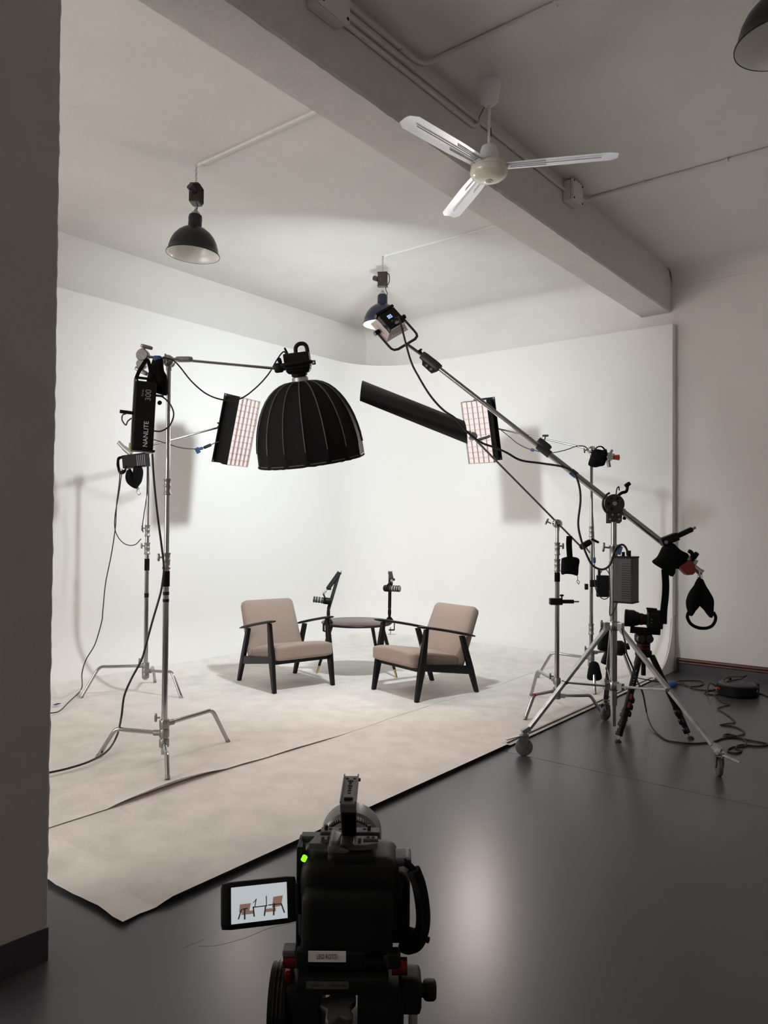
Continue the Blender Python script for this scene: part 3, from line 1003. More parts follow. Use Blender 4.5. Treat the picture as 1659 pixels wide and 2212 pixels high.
def c_stand(label, c, feet, hubs, secs, collars, ztop, tapes=(), z0=PZT + 0.004, group='chrome light stands on turtle bases'):
    cx_, cy_ = c
    t = thing('light_stand', label, 'stand', (cx_, cy_, z0), group)
    for (fx, fy, fz), h in zip(feet, hubs):
        d = V((fx - cx_, fy - cy_, 0))
        L = d.length
        d.normalize()
        C = V((cx_, cy_, 0))
        path = [C + d * 0.030 + UZ * h, C + d * (L * 0.55) + UZ * (h + 0.012)]
        # rounded bend
        b = C + d * (L * 0.73) + UZ * (h + 0.018)
        foot = V((fx, fy, fz + 0.006))
        a1 = path[-1].lerp(b, 0.65)
        a2 = b.lerp(foot, 0.18)
        for k in range(0, 9):
            s_ = k / 8
            path.append(a1 * (1 - s_) ** 2 + b * 2 * s_ * (1 - s_) + a2 * s_ ** 2)
        path.append(foot)
        lg = MB().tube(path, 0.0125, 12).build('leg', 'chrome', t, 60)
        dn = (foot - a2).normalized()
        MB().cyl(foot - dn * 0.018, foot + dn * 0.004, 0.0138, n=12).build('foot_cap', 'cast_metal', lg, 40)
        hb = MB().lathe([(0.0, -0.024), (0.027, -0.024), (0.029, -0.018), (0.029, 0.018), (0.027, 0.024), (0.0, 0.024)], 20, Matrix.Translation((cx_, cy_, h)))
        hb.cyl(C + UZ * h + d * 0.02, C + UZ * h + d * 0.062, 0.017, n=14)
        hb.build('leg_hub', 'cast_metal', t, 40)
    t_knob(t, (cx_ - RH.x * 0.025, cy_ - RH.y * 0.025, max(hubs) + 0.035), -RH, 0.02, 0.05)
    for za, zb, r in secs:
        MB().cyl((cx_, cy_, za), (cx_, cy_, zb), r, n=18).build('column', 'chrome', t, 60)
    for z, r, kd in collars:
        cl = MB().lathe([(0, -0.05), (r + 0.004, -0.05), (r + 0.006, -0.044), (r + 0.006, -0.038), (r + 0.003, -0.034), (r + 0.003, -0.002), (r + 0.005, 0.002), (r + 0.005, 0.008), (r + 0.003, 0.012), (r + 0.003, 0.034), (r + 0.006, 0.038), (r + 0.006, 0.046), (0, 0.05)], 20, Matrix.Translation((cx_, cy_, z))).build('collar', 'cast_metal', t, 40)
        if kd:
            k = (RH * kd).normalized()
            t_knob(cl, V((cx_, cy_, z + 0.02)) + k * r, k, 0.022, 0.046)
    for za, zb, r, m in tapes:
        MB().lathe([(r - 0.002, za), (r, za), (r, zb), (r - 0.002, zb)], 18, Matrix.Translation((cx_, cy_, 0))).build('tape_band', m, t, 40)
    return t


# ---- front left stand holding the dome softbox
def build_front_left():
    c = (2.69, 3.74)
    t = c_stand('tall chrome light stand in the left foreground whose arm carries the dome softbox', c,
                [(2.488, 3.425, PZT + 0.006), (3.163, 3.732, PZT), (2.463, 4.068, PZT)], (0.125, 0.235, 0.182),
                [(0.06, 1.19, 0.0175), (1.19, 1.64, 0.0150), (1.64, 2.33, 0.0128)], [(1.185, 0.018, -1), (1.62, 0.0155, 0)], 2.33,
                [(1.035, 1.125, 0.0205, 'black_fabric'), (0.985, 1.005, 0.0183, 'black_plastic'), (0.945, 0.962, 0.0183, 'black_plastic')])
    gp = V((c[0], c[1], 2.358))
    grip_head(t, gp, FH * -1, RH)
    a, b = V((2.546, 3.786, 2.367)), V((3.272, 3.365, 2.362))
    MB().cyl(a, b, 0.0085, n=14).build('boom_arm', 'chrome', t, 60)
    MB().rbox((0, 0, 0), (0.10, 0.032, 0.034), 0.01, 3, None, frame(gp + RH * 0.09 + UZ * 0.012, -FH, UZ)).build('arm_clamp', 'cast_metal', t, 60)
    # spare grip head on the free end of the arm
    g2 = thing('knuckle_clamp', 'spare grey grip head at the free left end of the dome softbox arm', 'clamp', a)
    F = frame(a, RH, UZ)
    MB().lathe([(0, -0.025), (0.03, -0.025), (0.036, -0.018), (0.036, 0.018), (0.03, 0.025), (0, 0.025)], 20, frame(a + UZ * 0.005, -FH, UZ)).build('disc', 'cast_metal', g2, 40)
    MB().cyl(a - UZ * 0.02, a + UZ * 0.045, 0.022, 0.014, n=16).build('neck', 'cast_metal', g2, 40)
    MB().rbox((0, 0, 0), (0.07, 0.022, 0.02), 0.008, 3, None, facing(a + UZ * 0.055 + RH * 0.02, 0.3, radians(-12))).build('knob', 'cast_metal', g2, 60)
    lw = MB()
    lw.lathe([(0, -0.02), (0.026, -0.02), (0.030, -0.012), (0.030, 0.012), (0.026, 0.02), (0, 0.02)], 20, frame(a - UZ * 0.045 - RH * 0.006, -FH, UZ))
    lw.build('lower_disc', 'cast_metal', g2, 40)
    MB().rbox((0, 0, 0), (0.085, 0.026, 0.02), 0.009, 3, None, facing(a - UZ * 0.085 - RH * 0.008, 0, radians(-28))).build('lower_knob', 'cast_metal', g2, 60)

    # black sandbag on the arm beside the column
    s = thing('sandbag', 'flat black sandbag hung over the arm next to the front left stand', 'sandbag', (2.584, 3.692, 2.281), 'black sandbags')
    P = [(-0.0319, 0.0929), (-0.0106, 0.1035), (0.0212, 0.0982), (0.0319, 0.0265), (0.0504, -0.0133), (0.0531, -0.1115), (0.0159, -0.1142), (-0.0398, -0.0956), (-0.0637, -0.0743), (-0.0664, -0.0398), (-0.0531, 0.0265)]
    MB().puff(P, 0.07, facing((2.588, 3.696, 2.256)), wrinkle=0.006).build('bag', 'black_fabric', s, 70)
    MB().rbox((0, 0, 0), (0.045, 0.035, 0.03), 0.008, 3, None, facing((2.580, 3.696, 2.347))).build('handle_loop', 'blue_tape', s, 60)
    return t


build_front_left()


def build_controller():
    o = V((2.503, 3.706, 2.009))
    M = facing(o, radians(24), radians(-2.3))
    t = thing('power_controller', 'tall black light controller with grey lettering strapped to the front left stand', 'controller', M=M)
    w, h, d = 0.112, 0.385, 0.075
    MB().box((0, 0, 0), (w, h, d)).build('case', 'black_plastic', t, 0, 0.006)
    br = MB().prism([(-0.055, -0.195), (0.005, -0.195), (0.005, 0.205), (-0.055, 0.205), (-0.055, 0.16), (-0.035, 0.11), (-0.035, -0.10), (-0.055, -0.10)], 0.006, Matrix.Translation((-w / 2 - 0.004, 0, -0.02)) @ Matrix.Rotation(radians(90), 4, 'Y'))
    br.build('side_bracket', 'grey_plastic', t, 0)
    MB().box((0.004, -h / 2 - 0.004, 0), (w + 0.012, 0.012, d + 0.012)).build('base_plate', 'black_plastic', t, 0, 0.003)
    hd = MB().tube([(-0.045, h / 2, 0), (-0.045, h / 2 + 0.022, 0), (0.045, h / 2 + 0.022, 0), (0.045, h / 2, 0)], 0.008, 8)
    hd.build('handle', 'black_plastic', t, 40)
    R90 = Matrix.Rotation(radians(90), 4, 'Z')
    text('NANLITE', 0.036, 'lettering_white', t, Matrix.Translation((0.012, -0.105, d / 2 + 0.0006)) @ R90, xscale=1.0)
    text('300', 0.044, 'lettering_grey', t, Matrix.Translation((0.014, 0.115, d / 2 + 0.0006)) @ R90)
    text('Forza', 0.017, 'lettering_grey', t, Matrix.Translation((-0.018, 0.125, d / 2 + 0.0006)) @ R90)
    MB().cyl((-w / 2 - 0.002, 0.01, 0.01), (-w / 2 - 0.075, 0.012, 0.01), 0.010, n=12).build('plug', 'black_plastic', t, 40)
    MB().cyl((w / 2, 0.125, 0.0), (w / 2 + 0.045, 0.125, 0.0), 0.007, n=12).build('connector', 'dark_metal', t, 40)
    MB().cyl((w / 2 + 0.025, 0.085, 0.012), (w / 2 + 0.025, 0.085, -0.004), 0.012, n=16).build('dust_cap', 'black_plastic', t, 40)
    st = MB()
    strap(st, [(-0.055, h / 2 + 0.01, 0), (-0.035, h / 2 + 0.07, 0.01), (0.0, h / 2 + 0.125, 0.015), (0.02, h / 2 + 0.07, 0.01), (0.04, h / 2 + 0.01, 0)], 0.020, 0.003, (0, 0, 1))
    st.build('strap', 'black_fabric', t, 60)
    return t


build_controller()


# ---- dome softbox with its light head
def build_dome():
    apex, rim = V((3.354, 3.313, 2.294)), V((3.465, 3.322, 1.832))
    ax = (rim - apex).normalized()
    L = (rim - apex).length
    M = frame(apex, -ax, -FH)            # local z points back up out of the apex
    NS = 16
    R = 0.338
    t = thing('dome_softbox', 'large black dome-shaped softbox with grey seams hanging above the armchairs', 'softbox', M=M)
    prof = []
    for k in range(13):
        s = k / 12
        prof.append((0.055 + (R - 0.055) * sin(s * pi / 2) ** 0.92, -L * (1 - cos(s * pi / 2)) ** 0.98))
    def facet(i, inset=0.0):
        rows = []
        for (r, z) in prof:
            r -= inset
            a0, a1 = 2 * pi * i / NS, 2 * pi * (i + 1) / NS
            am = (a0 + a1) / 2
            rm = r * cos(pi / NS) * (1 - 0.012)
            rows.append([(r * cos(a0), r * sin(a0), z), (rm * cos(am), rm * sin(am), z), (r * cos(a1), r * sin(a1), z)])
        return rows
    for i in range(NS):
        f = facet(i)
        f.append([(x, y, z - 0.02) for x, y, z in f[-1]])
        MB().sheet(f).build('fabric_panel', 'softbox_fabric', t, 70)
    lin_ = MB()
    for i in range(NS):
        lin_.sheet(facet(i, 0.006))
    lin_.build('silver_lining', 'silver_lining', t, 70)
    for i in range(NS):
        a = 2 * pi * i / NS
        MB().tube([((r + 0.002) * cos(a), (r + 0.002) * sin(a), z) for r, z in prof[:-1]], 0.0034, 6).build('rib', 'rib_grey', t, 60)
        a2 = 2 * pi * (i + 0.5) / NS
        e = V((-sin(a2), cos(a2), 0))
        p = V((R * cos(pi / NS) * cos(a2), R * cos(pi / NS) * sin(a2), -L - 0.012))
        MB().bar(p - e * 0.048, p + e * 0.048, 0.004, 0.006).build('rim_piping', 'rib_grey', t, 0)
    # ragged hook-and-loop edge
    pts = [((R - 0.004) * cos(2 * pi * k / 96), (R - 0.004) * sin(2 * pi * k / 96), -L - 0.022 + 0.004 * noise.noise(V((k * 0.9, 0, 0)))) for k in range(96)]
    MB().tube(pts, 0.006, 6, closed=True).build('rim_band', 'softbox_fabric', t, 60)
    df = MB().lathe([(0, -L + 0.02), (R * 0.6, -L + 0.022), (R - 0.012, -L + 0.03)], NS * 2)
    df.build('diffuser', 'dome_diffuser', t, 60)
    MB().lathe([(0.034, 0.030), (0.050, 0.024), (0.052, 0.0), (0.060, -0.004), (0.060, -0.014), (0.034, -0.014)], 32).build('speed_ring', 'galvanised', t, 40)
    la = bpy.data.lights.new('dome_light', 'AREA')
    la.shape = 'DISK'
    la.size = 2 * R * 0.92
    la.energy = DOME_WATTS
    la.color = WARM_COLOR
    lo = bpy.data.objects.new('dome_light', la)
    COL.objects.link(lo)
    lo.parent = t
    lo.location = (0, 0, -L + 0.005)

    h = thing('studio_light', 'black studio light with carry handle on top of the dome softbox', 'light', M=M @ Matrix.Translation((0, 0, 0.03)) @ Matrix.Rotation(pi, 4, 'Z'))
    MB().lathe([(0, 0), (0.046, 0), (0.050, 0.006), (0.050, 0.016), (0.060, 0.022), (0, 0.022)], 28).build('mount', 'black_plastic', h, 40)
    w0, w1 = 0.062, 0.078
    bd = MB()
    bd.hexa([(-w0, -w0, 0.02), (w0, -w0, 0.02), (w0, w0, 0.02), (-w0, w0, 0.02)], [(-w1, -w1, 0.045), (w1, -w1, 0.045), (w1, w1, 0.045), (-w1, w1, 0.045)])
    bd.hexa([(-w1, -w1, 0.045), (w1, -w1, 0.045), (w1, w1, 0.045), (-w1, w1, 0.045)], [(-w1, -w1, 0.145), (w1, -w1, 0.145), (w1, w1, 0.145), (-w1, w1, 0.145)])
    bd.build('body', 'black_plastic', h, 30, 0.008)
    MB().tube(spline([(-0.004, 0.0, 0.14), (0.0, 0, 0.175), (0.02, 0, 0.195), (0.05, 0, 0.195), (0.066, 0, 0.178), (0.07, 0, 0.14)], 5), 0.013, 10, flat=1.0).build('carry_handle', 'black_plastic', h, 60)
    yk = MB()
    for sx in (-1, 1):
        yk.box((sx * 0.092, 0, 0.075), (0.010, 0.10, 0.018))
        yk.cyl((sx * 0.086, 0.02, 0.075), (sx * 0.108, 0.02, 0.075), 0.014, n=16)
    yk.tube(spline([(-0.092, 0.05, 0.075), (-0.092, -0.07, 0.078), (-0.07, -0.098, 0.08), (0.07, -0.098, 0.08), (0.092, -0.07, 0.078), (0.092, 0.05, 0.075)], 5), 0.011, 8)
    yk.build('yoke', 'black_plastic', h, 50)
    # spigot bracket reaching the stand arm on the left
    MB().rbox((-0.118, -0.03, 0.068), (0.055, 0.05, 0.06), 0.012, 3).build('tilt_bracket', 'black_plastic', h, 60)
    MB().cyl((-0.10, -0.075, 0.10), (-0.10, -0.110, 0.115), 0.013, n=12).build('lock_knob', 'black_plastic', h, 40)
    MB().cyl((-0.055, 0.0, 0.14), (-0.068, 0.0, 0.185), 0.009, 0.006, n=10).build('cable_plug', 'black_plastic', h, 40)
    return t


build_dome()


# ---- strip softboxes
def strip_softbox(label, face_c, nh, tilt):
    nh = V(nh).normalized()
    n = (nh * cos(tilt) - UZ * sin(tilt)).normalized()
    y = (UZ * cos(tilt) + nh * sin(tilt)).normalized()
    x = y.cross(n)
    t = thing('strip_softbox', label, 'softbox', M=axes(face_c, x, y, n), group='gridded strip softboxes')
    W, H = 0.28, 0.585
    a, b = W / 2, H / 2
    ring = lambda ww, hh, z: [(-ww, -hh, z), (ww, -hh, z), (ww, hh, z), (-ww, hh, z)]
    R_ = [ring(a, b, 0), ring(a + 0.002, b + 0.002, -0.05), ring(a * 0.80, b * 0.98, -0.12), ring(a * 0.62, b * 0.94, -0.19)]
    names = ['bottom_panel', 'side_panel', 'top_panel', 'side_panel']
    for k in range(4):
        rows = []
        for r in R_:
            p, q = V(r[k]), V(r[(k + 1) % 4])
            rows.append([p.lerp(q, s / 6) + V((0, 0, 0.004 * noise.noise(V((s * 2.1, r[0][2] * 30, k))))) for s in range(7)])
        MB().sheet(rows).build(names[k], 'softbox_fabric', t, 60)
    MB().box((0, 0, -0.192), (0.235, 0.60, 0.006)).build('back_panel', 'softbox_fabric', t, 0, 0.002)
    for sx in (-1, 1):
        for sy in (-1, 1):
            MB().ring((sx * 0.105, sy * 0.288, -0.188), (0, 0, 1), 0.006, 0.002, 12, 6).build('grommet', 'galvanised', t, 60)
    MB().box((0, 0, -0.022), (W - 0.006, H - 0.006, 0.003)).build('diffuser', 'strip_diffuser', t, 0)
    nx, ny, dz = 5, 11, 0.018
    gv = None
    for i in range(nx + 1):
        xx = -a + 0.003 + (W - 0.006) * i / nx
        MB().box((xx, 0, -0.010), (0.0022, H - 0.004, dz)).build('grid_slat', 'grid_slat', t, 0)
    for j in range(ny + 1):
        yy = -b + 0.003 + (H - 0.006) * j / ny
        MB().box((0, yy, -0.0105), (W - 0.006, 0.0022, dz - 0.001)).build('grid_slat', 'grid_slat', t, 0)
    MB().rbox((0, 0.02, -0.215), (0.05, 0.07, 0.045), 0.01, 3).build('mount_block', 'black_plastic', t, 60)
    la = bpy.data.lights.new('strip_light', 'AREA')
    la.shape = 'RECTANGLE'
    la.size, la.size_y = W * 0.94, H * 0.96
    la.energy = STRIP_WATTS
    la.spread = radians(116)      # the grid narrows the beam
    la.color = WARM_COLOR
    lo = bpy.data.objects.new('strip_light', la)
    COL.objects.link(lo)
    lo.parent = t
    lo.matrix_local = Matrix.Translation((0, 0, 0.004)) @ Matrix.Rotation(pi, 4, 'X')
    return t, M_of(t)


def M_of(t):
    return t.matrix_world.copy()


LS_C, LS_N = (4.346, 4.966, 2.190), RH * 0.88 - FH * 0.47
RS_C, RS_N = (6.061, 3.675, 2.277), RH * -0.64 - FH * 0.77
ls, LSM = strip_softbox('left strip softbox with lit pinkish grid, facing right beside the dome softbox', LS_C, LS_N, radians(13))
rs, RSM = strip_softbox('right strip softbox with lit pinkish grid behind the black flag', RS_C, RS_N, radians(14))


# ---- rear left stand
def build_rear_left():
    c = (3.66, 5.35)
    t = c_stand('slim chrome light stand at the back left holding the left strip softbox', c,
                [(3.213, 5.55, PZT), (3.718, 4.951, PZT), (3.941, 5.619, PZT)], (0.245, 0.205, 0.165),
                [(0.13, 1.18, 0.0175), (1.18, 1.33, 0.0152), (1.33, 2.02, 0.0128)], [(1.20, 0.018, -1), (1.345, 0.0155, -1)], 2.0,
                [(1.02, 1.115, 0.020, 'black_fabric'), (0.80, 0.835, 0.0183, 'black_plastic')])
    gp = V((c[0], c[1], 2.035))
    grip_head(t, gp, -FH, RH)
    end = LSM @ V((0, 0.02, -0.23))
    d = (end - gp).normalized()
    MB().cyl(gp - d * 0.16 - FH * 0.03, end, 0.0082, n=12).build('boom_arm', 'chrome', t, 60)
    k = MB().cyl(end - d * 0.06 - UZ * 0.0, end + d * 0.01, 0.015, n=12).build('arm_tip', 'black_plastic', t, 40)
    t_knob(k, end - d * 0.04 + UZ * 0.01, UZ * 0.8 - RH * 0.3, 0.02, 0.035, 'black_plastic')
    # pale grip head with a band of yellow tape on the free end
    e = gp - d * 0.17 - FH * 0.03
    g = thing('knuckle_clamp', 'pale grip head with yellow tape behind the power controller', 'clamp', e)
    MB().cyl(e - RH * 0.03 + UZ * 0.03, e + RH * 0.03 - UZ * 0.02, 0.022, n=14).build('barrel', 'galvanised', g, 40)
    MB().cyl(e - RH * 0.075 + UZ * 0.075, e - RH * 0.02 + UZ * 0.02, 0.017, n=14).build('spigot', 'galvanised', g, 40)
    MB().rbox((0, 0, 0), (0.03, 0.10, 0.02), 0.006, 3, None, facing(e + RH * 0.025 + UZ * 0.02)).build('tape', 'yellow_tape', g, 60)
    # black power unit strapped under the head
    o = V((3.488, 5.287, 1.900))
    b = thing('power_unit', 'black power unit with straps hanging low on the back left stand head', 'controller', M=facing(o, radians(-12), radians(6)))
    MB().box((0.015, 0, 0), (0.20, 0.105, 0.08)).build('case', 'black_plastic', b, 0, 0.006)
    for k in range(5):
        MB().box((0.05 + k * 0.016, -0.005, 0.041), (0.006, 0.085, 0.006)).build('fin', 'black_gloss', b, 0)
    st = MB()
    strap(st, [(-0.085, 0.04, 0.02), (-0.12, 0.03, 0.03), (-0.125, -0.04, 0.03), (-0.11, -0.085, 0.03), (-0.07, -0.075, 0.03), (-0.055, -0.03, 0.04)], 0.022, 0.004, (0, 0, 1))
    strap(st, [(-0.08, 0.05, 0.03), (-0.13, 0.0, 0.035), (-0.115, -0.07, 0.035), (-0.06, -0.065, 0.035)], 0.012, 0.004, (0, 0, 1))
    st.build('strap', 'black_fabric', b, 60)
    # saddle bag
    s = thing('sandbag', 'black two-lobed sandbag with a steel clip hanging at the back left stand', 'sandbag', (3.481, 5.268, 1.774), 'black sandbags')
    M = facing((3.481, 5.268, 1.774))
    MB().puff([(-0.0368, 0.0662), (-0.0625, 0.0478), (-0.0736, -0.0000), (-0.0625, -0.0441), (-0.0294, -0.0773), (0.0110, -0.0956), (0.0184, -0.0662), (-0.0037, 0.0074)], 0.07, M, wrinkle=0.004).build('lobe', 'black_fabric', s, 70)
    MB().puff([(-0.0074, 0.0736), (0.0258, 0.0809), (0.0589, 0.0773), (0.0699, 0.0294), (0.0589, -0.0368), (0.0331, -0.0773), (0.0147, -0.0956), (-0.0037, -0.0368), (-0.0110, 0.0294)], 0.075, M @ Matrix.Translation((0, 0, 0.012)), wrinkle=0.004).build('lobe', 'black_fabric', s, 70)
    cl = MB().cyl(V((3.492, 5.257, 1.678)), V((3.503, 5.242, 1.686)), 0.010, n=10)
    cl.tube(spline([(3.496, 5.251, 1.678), (3.494, 5.254, 1.652), (3.504, 5.242, 1.630), (3.513, 5.231, 1.645), (3.505, 5.239, 1.671)], 5), 0.004, 6)
    cl.build('clip', 'galvanised', s, 60)


build_rear_left()


# ---- panel light and wheeled boom stand
PANEL_C = V((4.161, 3.244, 2.796))
PANEL_N = (FH * 1.0 - RH * 0.22 - UZ * 0.40).normalized()


def build_panel():
    up = UZ * cos(radians(36)) - RH * sin(radians(36))
    M = frame(PANEL_C, PANEL_N, up)
    t = thing('panel_light', 'compact panel light with blue display, held up by the boom below the navy lamp', 'light', M=M)
    # local: z = beam, y = up edge, x = left seen from the entrance
    bw, bh, fw, fh = 0.074, 0.070, 0.100, 0.090
    q = lambda w, h, z: [(-w, -h, z), (w, -h, z), (w, h, z), (-w, h, z)]
    MB().hexa(q(bw * 0.96, bh * 0.96, -0.10), q(bw, bh, -0.055)).build('back_cover', 'black_plastic', t, 20, 0.004)
    A, B = q(bw, bh, -0.055), q(fw, fh, 0.0)
    nm = ['bottom_cover', 'side_cover', 'top_cover', 'side_cover']
    for k in range(4):
        rows = [[A[k], A[(k + 1) % 4]], [B[k], B[(k + 1) % 4]]]
        MB().sheet(rows, 0.003).build(nm[k], 'dark_metal' if k == 2 else 'panel_pink', t, 0)
    MB().box((0, bh + 0.012, -0.075), (2 * bw + 0.01, 0.022, 0.05)).build('top_hood', 'black_plastic', t, 0, 0.004)
    for k in range(7):
        MB().box((-0.055 + k * 0.018, -bh - 0.011, -0.03), (0.004, 0.004, 0.035), Matrix.Rotation(radians(0), 4, 'X')).build('vent', 'rib_grey', t, 0)
    MB().box((0, 0, 0.001), (2 * fw - 0.006, 2 * fh - 0.006, 0.002)).build('light_face', 'panel_face', t, 0)
    ds = MB().box((0.008, 0.020, -0.101), (0.034, 0.026, 0.002)).build('display', 'led_blue', t, 0)
    for (x, y) in ((0.0, 0.026), (0.014, 0.020), (0.004, 0.013), (-0.004, 0.018)):
        MB().box((0.004 + x, y, -0.1023), (0.008, 0.005, 0.0006)).build('display_block', 'led_dark', ds, 0)
    for (x, y, r) in ((0.02, -0.02, 0.007), (0.0, -0.028, 0.005), (-0.02, -0.012, 0.005)):
        MB().cyl((x, y, -0.10), (x, y, -0.109), r, n=14).build('dial', 'grey_plastic', t, 40)
    MB().cyl((0.002, -0.045, -0.098), (0.006, -0.056, -0.135), 0.010, n=12).build('power_plug', 'mid_grey', t, 40)
    R180 = Matrix.Translation((bw + 0.014, 0.0, -0.027)) @ Matrix.Rotation(radians(90), 4, 'Y') @ Matrix.Rotation(radians(90), 4, 'Z')
    text('NANLITE', 0.022, 'mid_grey', t, R180)
    # U yoke hanging below towards the boom
    piv = -0.02
    pts = [(fw + 0.020, 0.0, piv), (fw + 0.020, -0.13, piv), (fw - 0.02, -0.185, piv), (-fw + 0.02, -0.185, piv), (-fw - 0.020, -0.13, piv), (-fw - 0.020, 0.0, piv)]
    yp = [V(pts[0]), V(pts[1])] + [V(pts[1]).lerp(V(pts[2]), s) + V((0.012, -0.012, 0)) * (4 * s * (1 - s)) for s in (0.3, 0.6, 1)] + [V(pts[3])] + [V(pts[3]).lerp(V(pts[4]), s) + V((-0.012, -0.012, 0)) * (4 * s * (1 - s)) for s in (0.4, 0.7, 1)] + [V(pts[5])]
    MB().tube(yp, 0.010, 8, flat=0.55).build('yoke', 'dark_metal', t, 50)
    for sx in (-1, 1):
        MB().cyl((sx * (fw + 0.0), 0, piv), (sx * (fw + 0.040), 0, piv), 0.017, n=16).build('yoke_knob', 'black_plastic', t, 40)
    la = bpy.data.lights.new('panel_area', 'AREA')
    la.shape = 'RECTANGLE'
    la.size, la.size_y = 2 * fw * 0.95, 2 * fh * 0.95
    la.energy = PANEL_WATTS
    la.spread = radians(144)
    la.color = PANEL_COLOR
    lo = bpy.data.objects.new('panel_area', la)
    COL.objects.link(lo)
    lo.parent = t
    lo.matrix_local = Matrix.Translation((0, 0, 0.006)) @ Matrix.Rotation(pi, 4, 'X')
    return M @ V((0, -0.185, piv)), M


YOKE_P, PANEL_M = build_panel()


def build_boom():
    c = V((4.69, 1.83, 0))
    t = thing('boom_stand', 'big wheeled chrome boom stand on the grey floor with a long slanting boom', 'stand', (c.x, c.y, 0))
    wheels = ((4.187, 2.195), (5.324, 2.136), (4.551, 1.162))
    zt, zl = 0.775, 0.395
    MB().cyl(c + UZ * 0.27, c + UZ * 1.20, 0.0225, n=22).build('column', 'chrome', t, 60)
    MB().cyl(c + UZ * 1.20, c + UZ * 1.50, 0.0185, n=22).build('column', 'chrome', t, 60)
    MB().cyl(c + UZ * 0.27 - RH * 0.0, c + UZ * 0.14, 0.016, n=16).build('column_foot', 'steel', t, 60)
    for z, r in ((zt, 0.036), (zl, 0.034)):
        cl = MB().lathe([(0, -0.028), (r, -0.028), (r + 0.003, -0.022), (r + 0.003, 0.022), (r, 0.028), (0, 0.028)], 24, Matrix.Translation(c + UZ * z)).build('leg_collar', 'steel', t, 40)
        for w in wheels:
            d = (V((w[0], w[1], 0)) - c).normalized()
            MB().box((0, 0, 0), (0.03, 0.05, 0.045), frame(c + UZ * z + d * 0.045, UZ, d)).build('hinge_block', 'zinc', cl, 0, 0.003)
    t_knob(t, c + UZ * (zt + 0.01) - RH * 0.04, -RH, 0.03, 0.05, 'steel')
    t_knob(t, c + UZ * (zl + 0.03) - RH * 0.03, -RH, 0.015, 0.04, 'steel')
    mc = MB().lathe([(0, -0.06), (0.028, -0.06), (0.030, -0.05), (0.027, -0.04), (0.027, 0.04), (0.030, 0.05), (0.028, 0.06), (0, 0.06)], 22, Matrix.Translation(c + UZ * 1.23)).build('collar', 'steel', t, 40)
    t_knob(mc, c + UZ * 1.27 - RH * 0.028, -RH + UZ * 0.1, 0.03, 0.06, 'steel')
    for i, w in enumerate(wheels):
        wv = V((w[0], w[1], 0))
        d = (wv - c).normalized()
        a = c + d * 0.05 + UZ * (zt - 0.015)
        b = wv - d * 0.035 + UZ * 0.165
        lg = MB().bar(a, b, 0.020, 0.036, UZ.cross(d)).build('leg', 'zinc', t, 0, 0.003)
        j = a.lerp(b, 0.55)
        MB().bar(c + d * 0.05 + UZ * zl, j - d * 0.0, 0.012, 0.026, UZ.cross(d)).build('brace', 'zinc', t, 0, 0.002)
        MB().cyl(j - UZ.cross(d) * 0.022, j + UZ.cross(d) * 0.022, 0.011, n=12).build('brace_bolt', 'dark_metal', lg, 40)
        # caster
        top = wv + UZ * 0.150
        fk = MB()
        fk.bar(b, wv + d * 0.012 + UZ * 0.142, 0.030, 0.030, UZ.cross(d))
        fk.lathe([(0, 0.118), (0.022, 0.118), (0.028, 0.124), (0.028, 0.134), (0.016, 0.138), (0.016, 0.150), (0, 0.150)], 20, Matrix.Translation(wv))
        cs = fk.build('caster', 'zinc', t, 40)
        wa = (FH * 0.95 + RH * 0.2).normalized() if i == 2 else ((RH * 0.8 + FH * 0.6).normalized() if i == 1 else (RH * 0.97 - FH * 0.2).normalized())   # rolling direction
        wx = UZ.cross(wa)
        fo = MB()
        for sgn in (-1, 1):
            Mx = axes(wv + wx * 0.020 * sgn, wa, UZ, wx)
            fo.prism([(-0.03, 0.118), (0.03, 0.118), (0.022, 0.07), (0.006, 0.042), (-0.006, 0.042), (-0.028, 0.075)], 0.004, Mx)
        fo.build('fork', 'zinc', cs, 30)
        MB().lathe([(0, -0.014), (0.046, -0.014), (0.052, -0.009), (0.0525, 0.009), (0.046, 0.014), (0, 0.014)], 32, frame(wv + UZ * 0.0528, wx)).build('wheel', 'caster_grey', cs, 50)
        MB().bar(wv + UZ * 0.125 + d * 0.01, wv + d * (0.12 if i != 1 else 0.06) + UZ * 0.105, 0.006, 0.024, UZ.cross(d)).build('brake_lever', 'zinc', cs, 0, 0.002)
    # pivot head
    H = V((4.251, 2.895, 2.484))
    P = c + UZ * 1.545
    d = (P - H).normalized()
    nrm = (-FH + d * FH.dot(d)).normalized()
    hd = MB()
    for s in (-1, 1):
        hd.lathe([(0, -0.006), (0.060, -0.006), (0.063, 0.0), (0.060, 0.006), (0, 0.006)], 32, frame(P + nrm * 0.030 * s, nrm))
        hd.prism([(-0.045, -0.03), (0.055, -0.03), (0.045, -0.115), (-0.045, -0.115)], 0.010, axes(P + nrm * 0.030 * s, RH, UZ, nrm))
    ho = hd.build('pivot_head', 'dark_metal', t, 40)
    MB().tube([P + nrm * 0.036 + RH * (-0.075 * cos(a)) + UZ * (0.075 * sin(a)) for a in [radians(x) for x in range(-60, 75, 9)]], 0.007, 8).build('lock_arc', 'dark_metal', ho, 50)
    for a in range(0, 360, 60):
        q = P + nrm * 0.037 + RH * 0.038 * cos(radians(a)) + UZ * 0.038 * sin(radians(a))
        MB().cyl(q, q + nrm * 0.004, 0.010, n=12).build('cutout', 'black_plastic', ho, 40)
    MB().cyl(P + nrm * 0.036, P + nrm * 0.046, 0.014, n=16).build('pivot_bolt', 'steel', ho, 40)
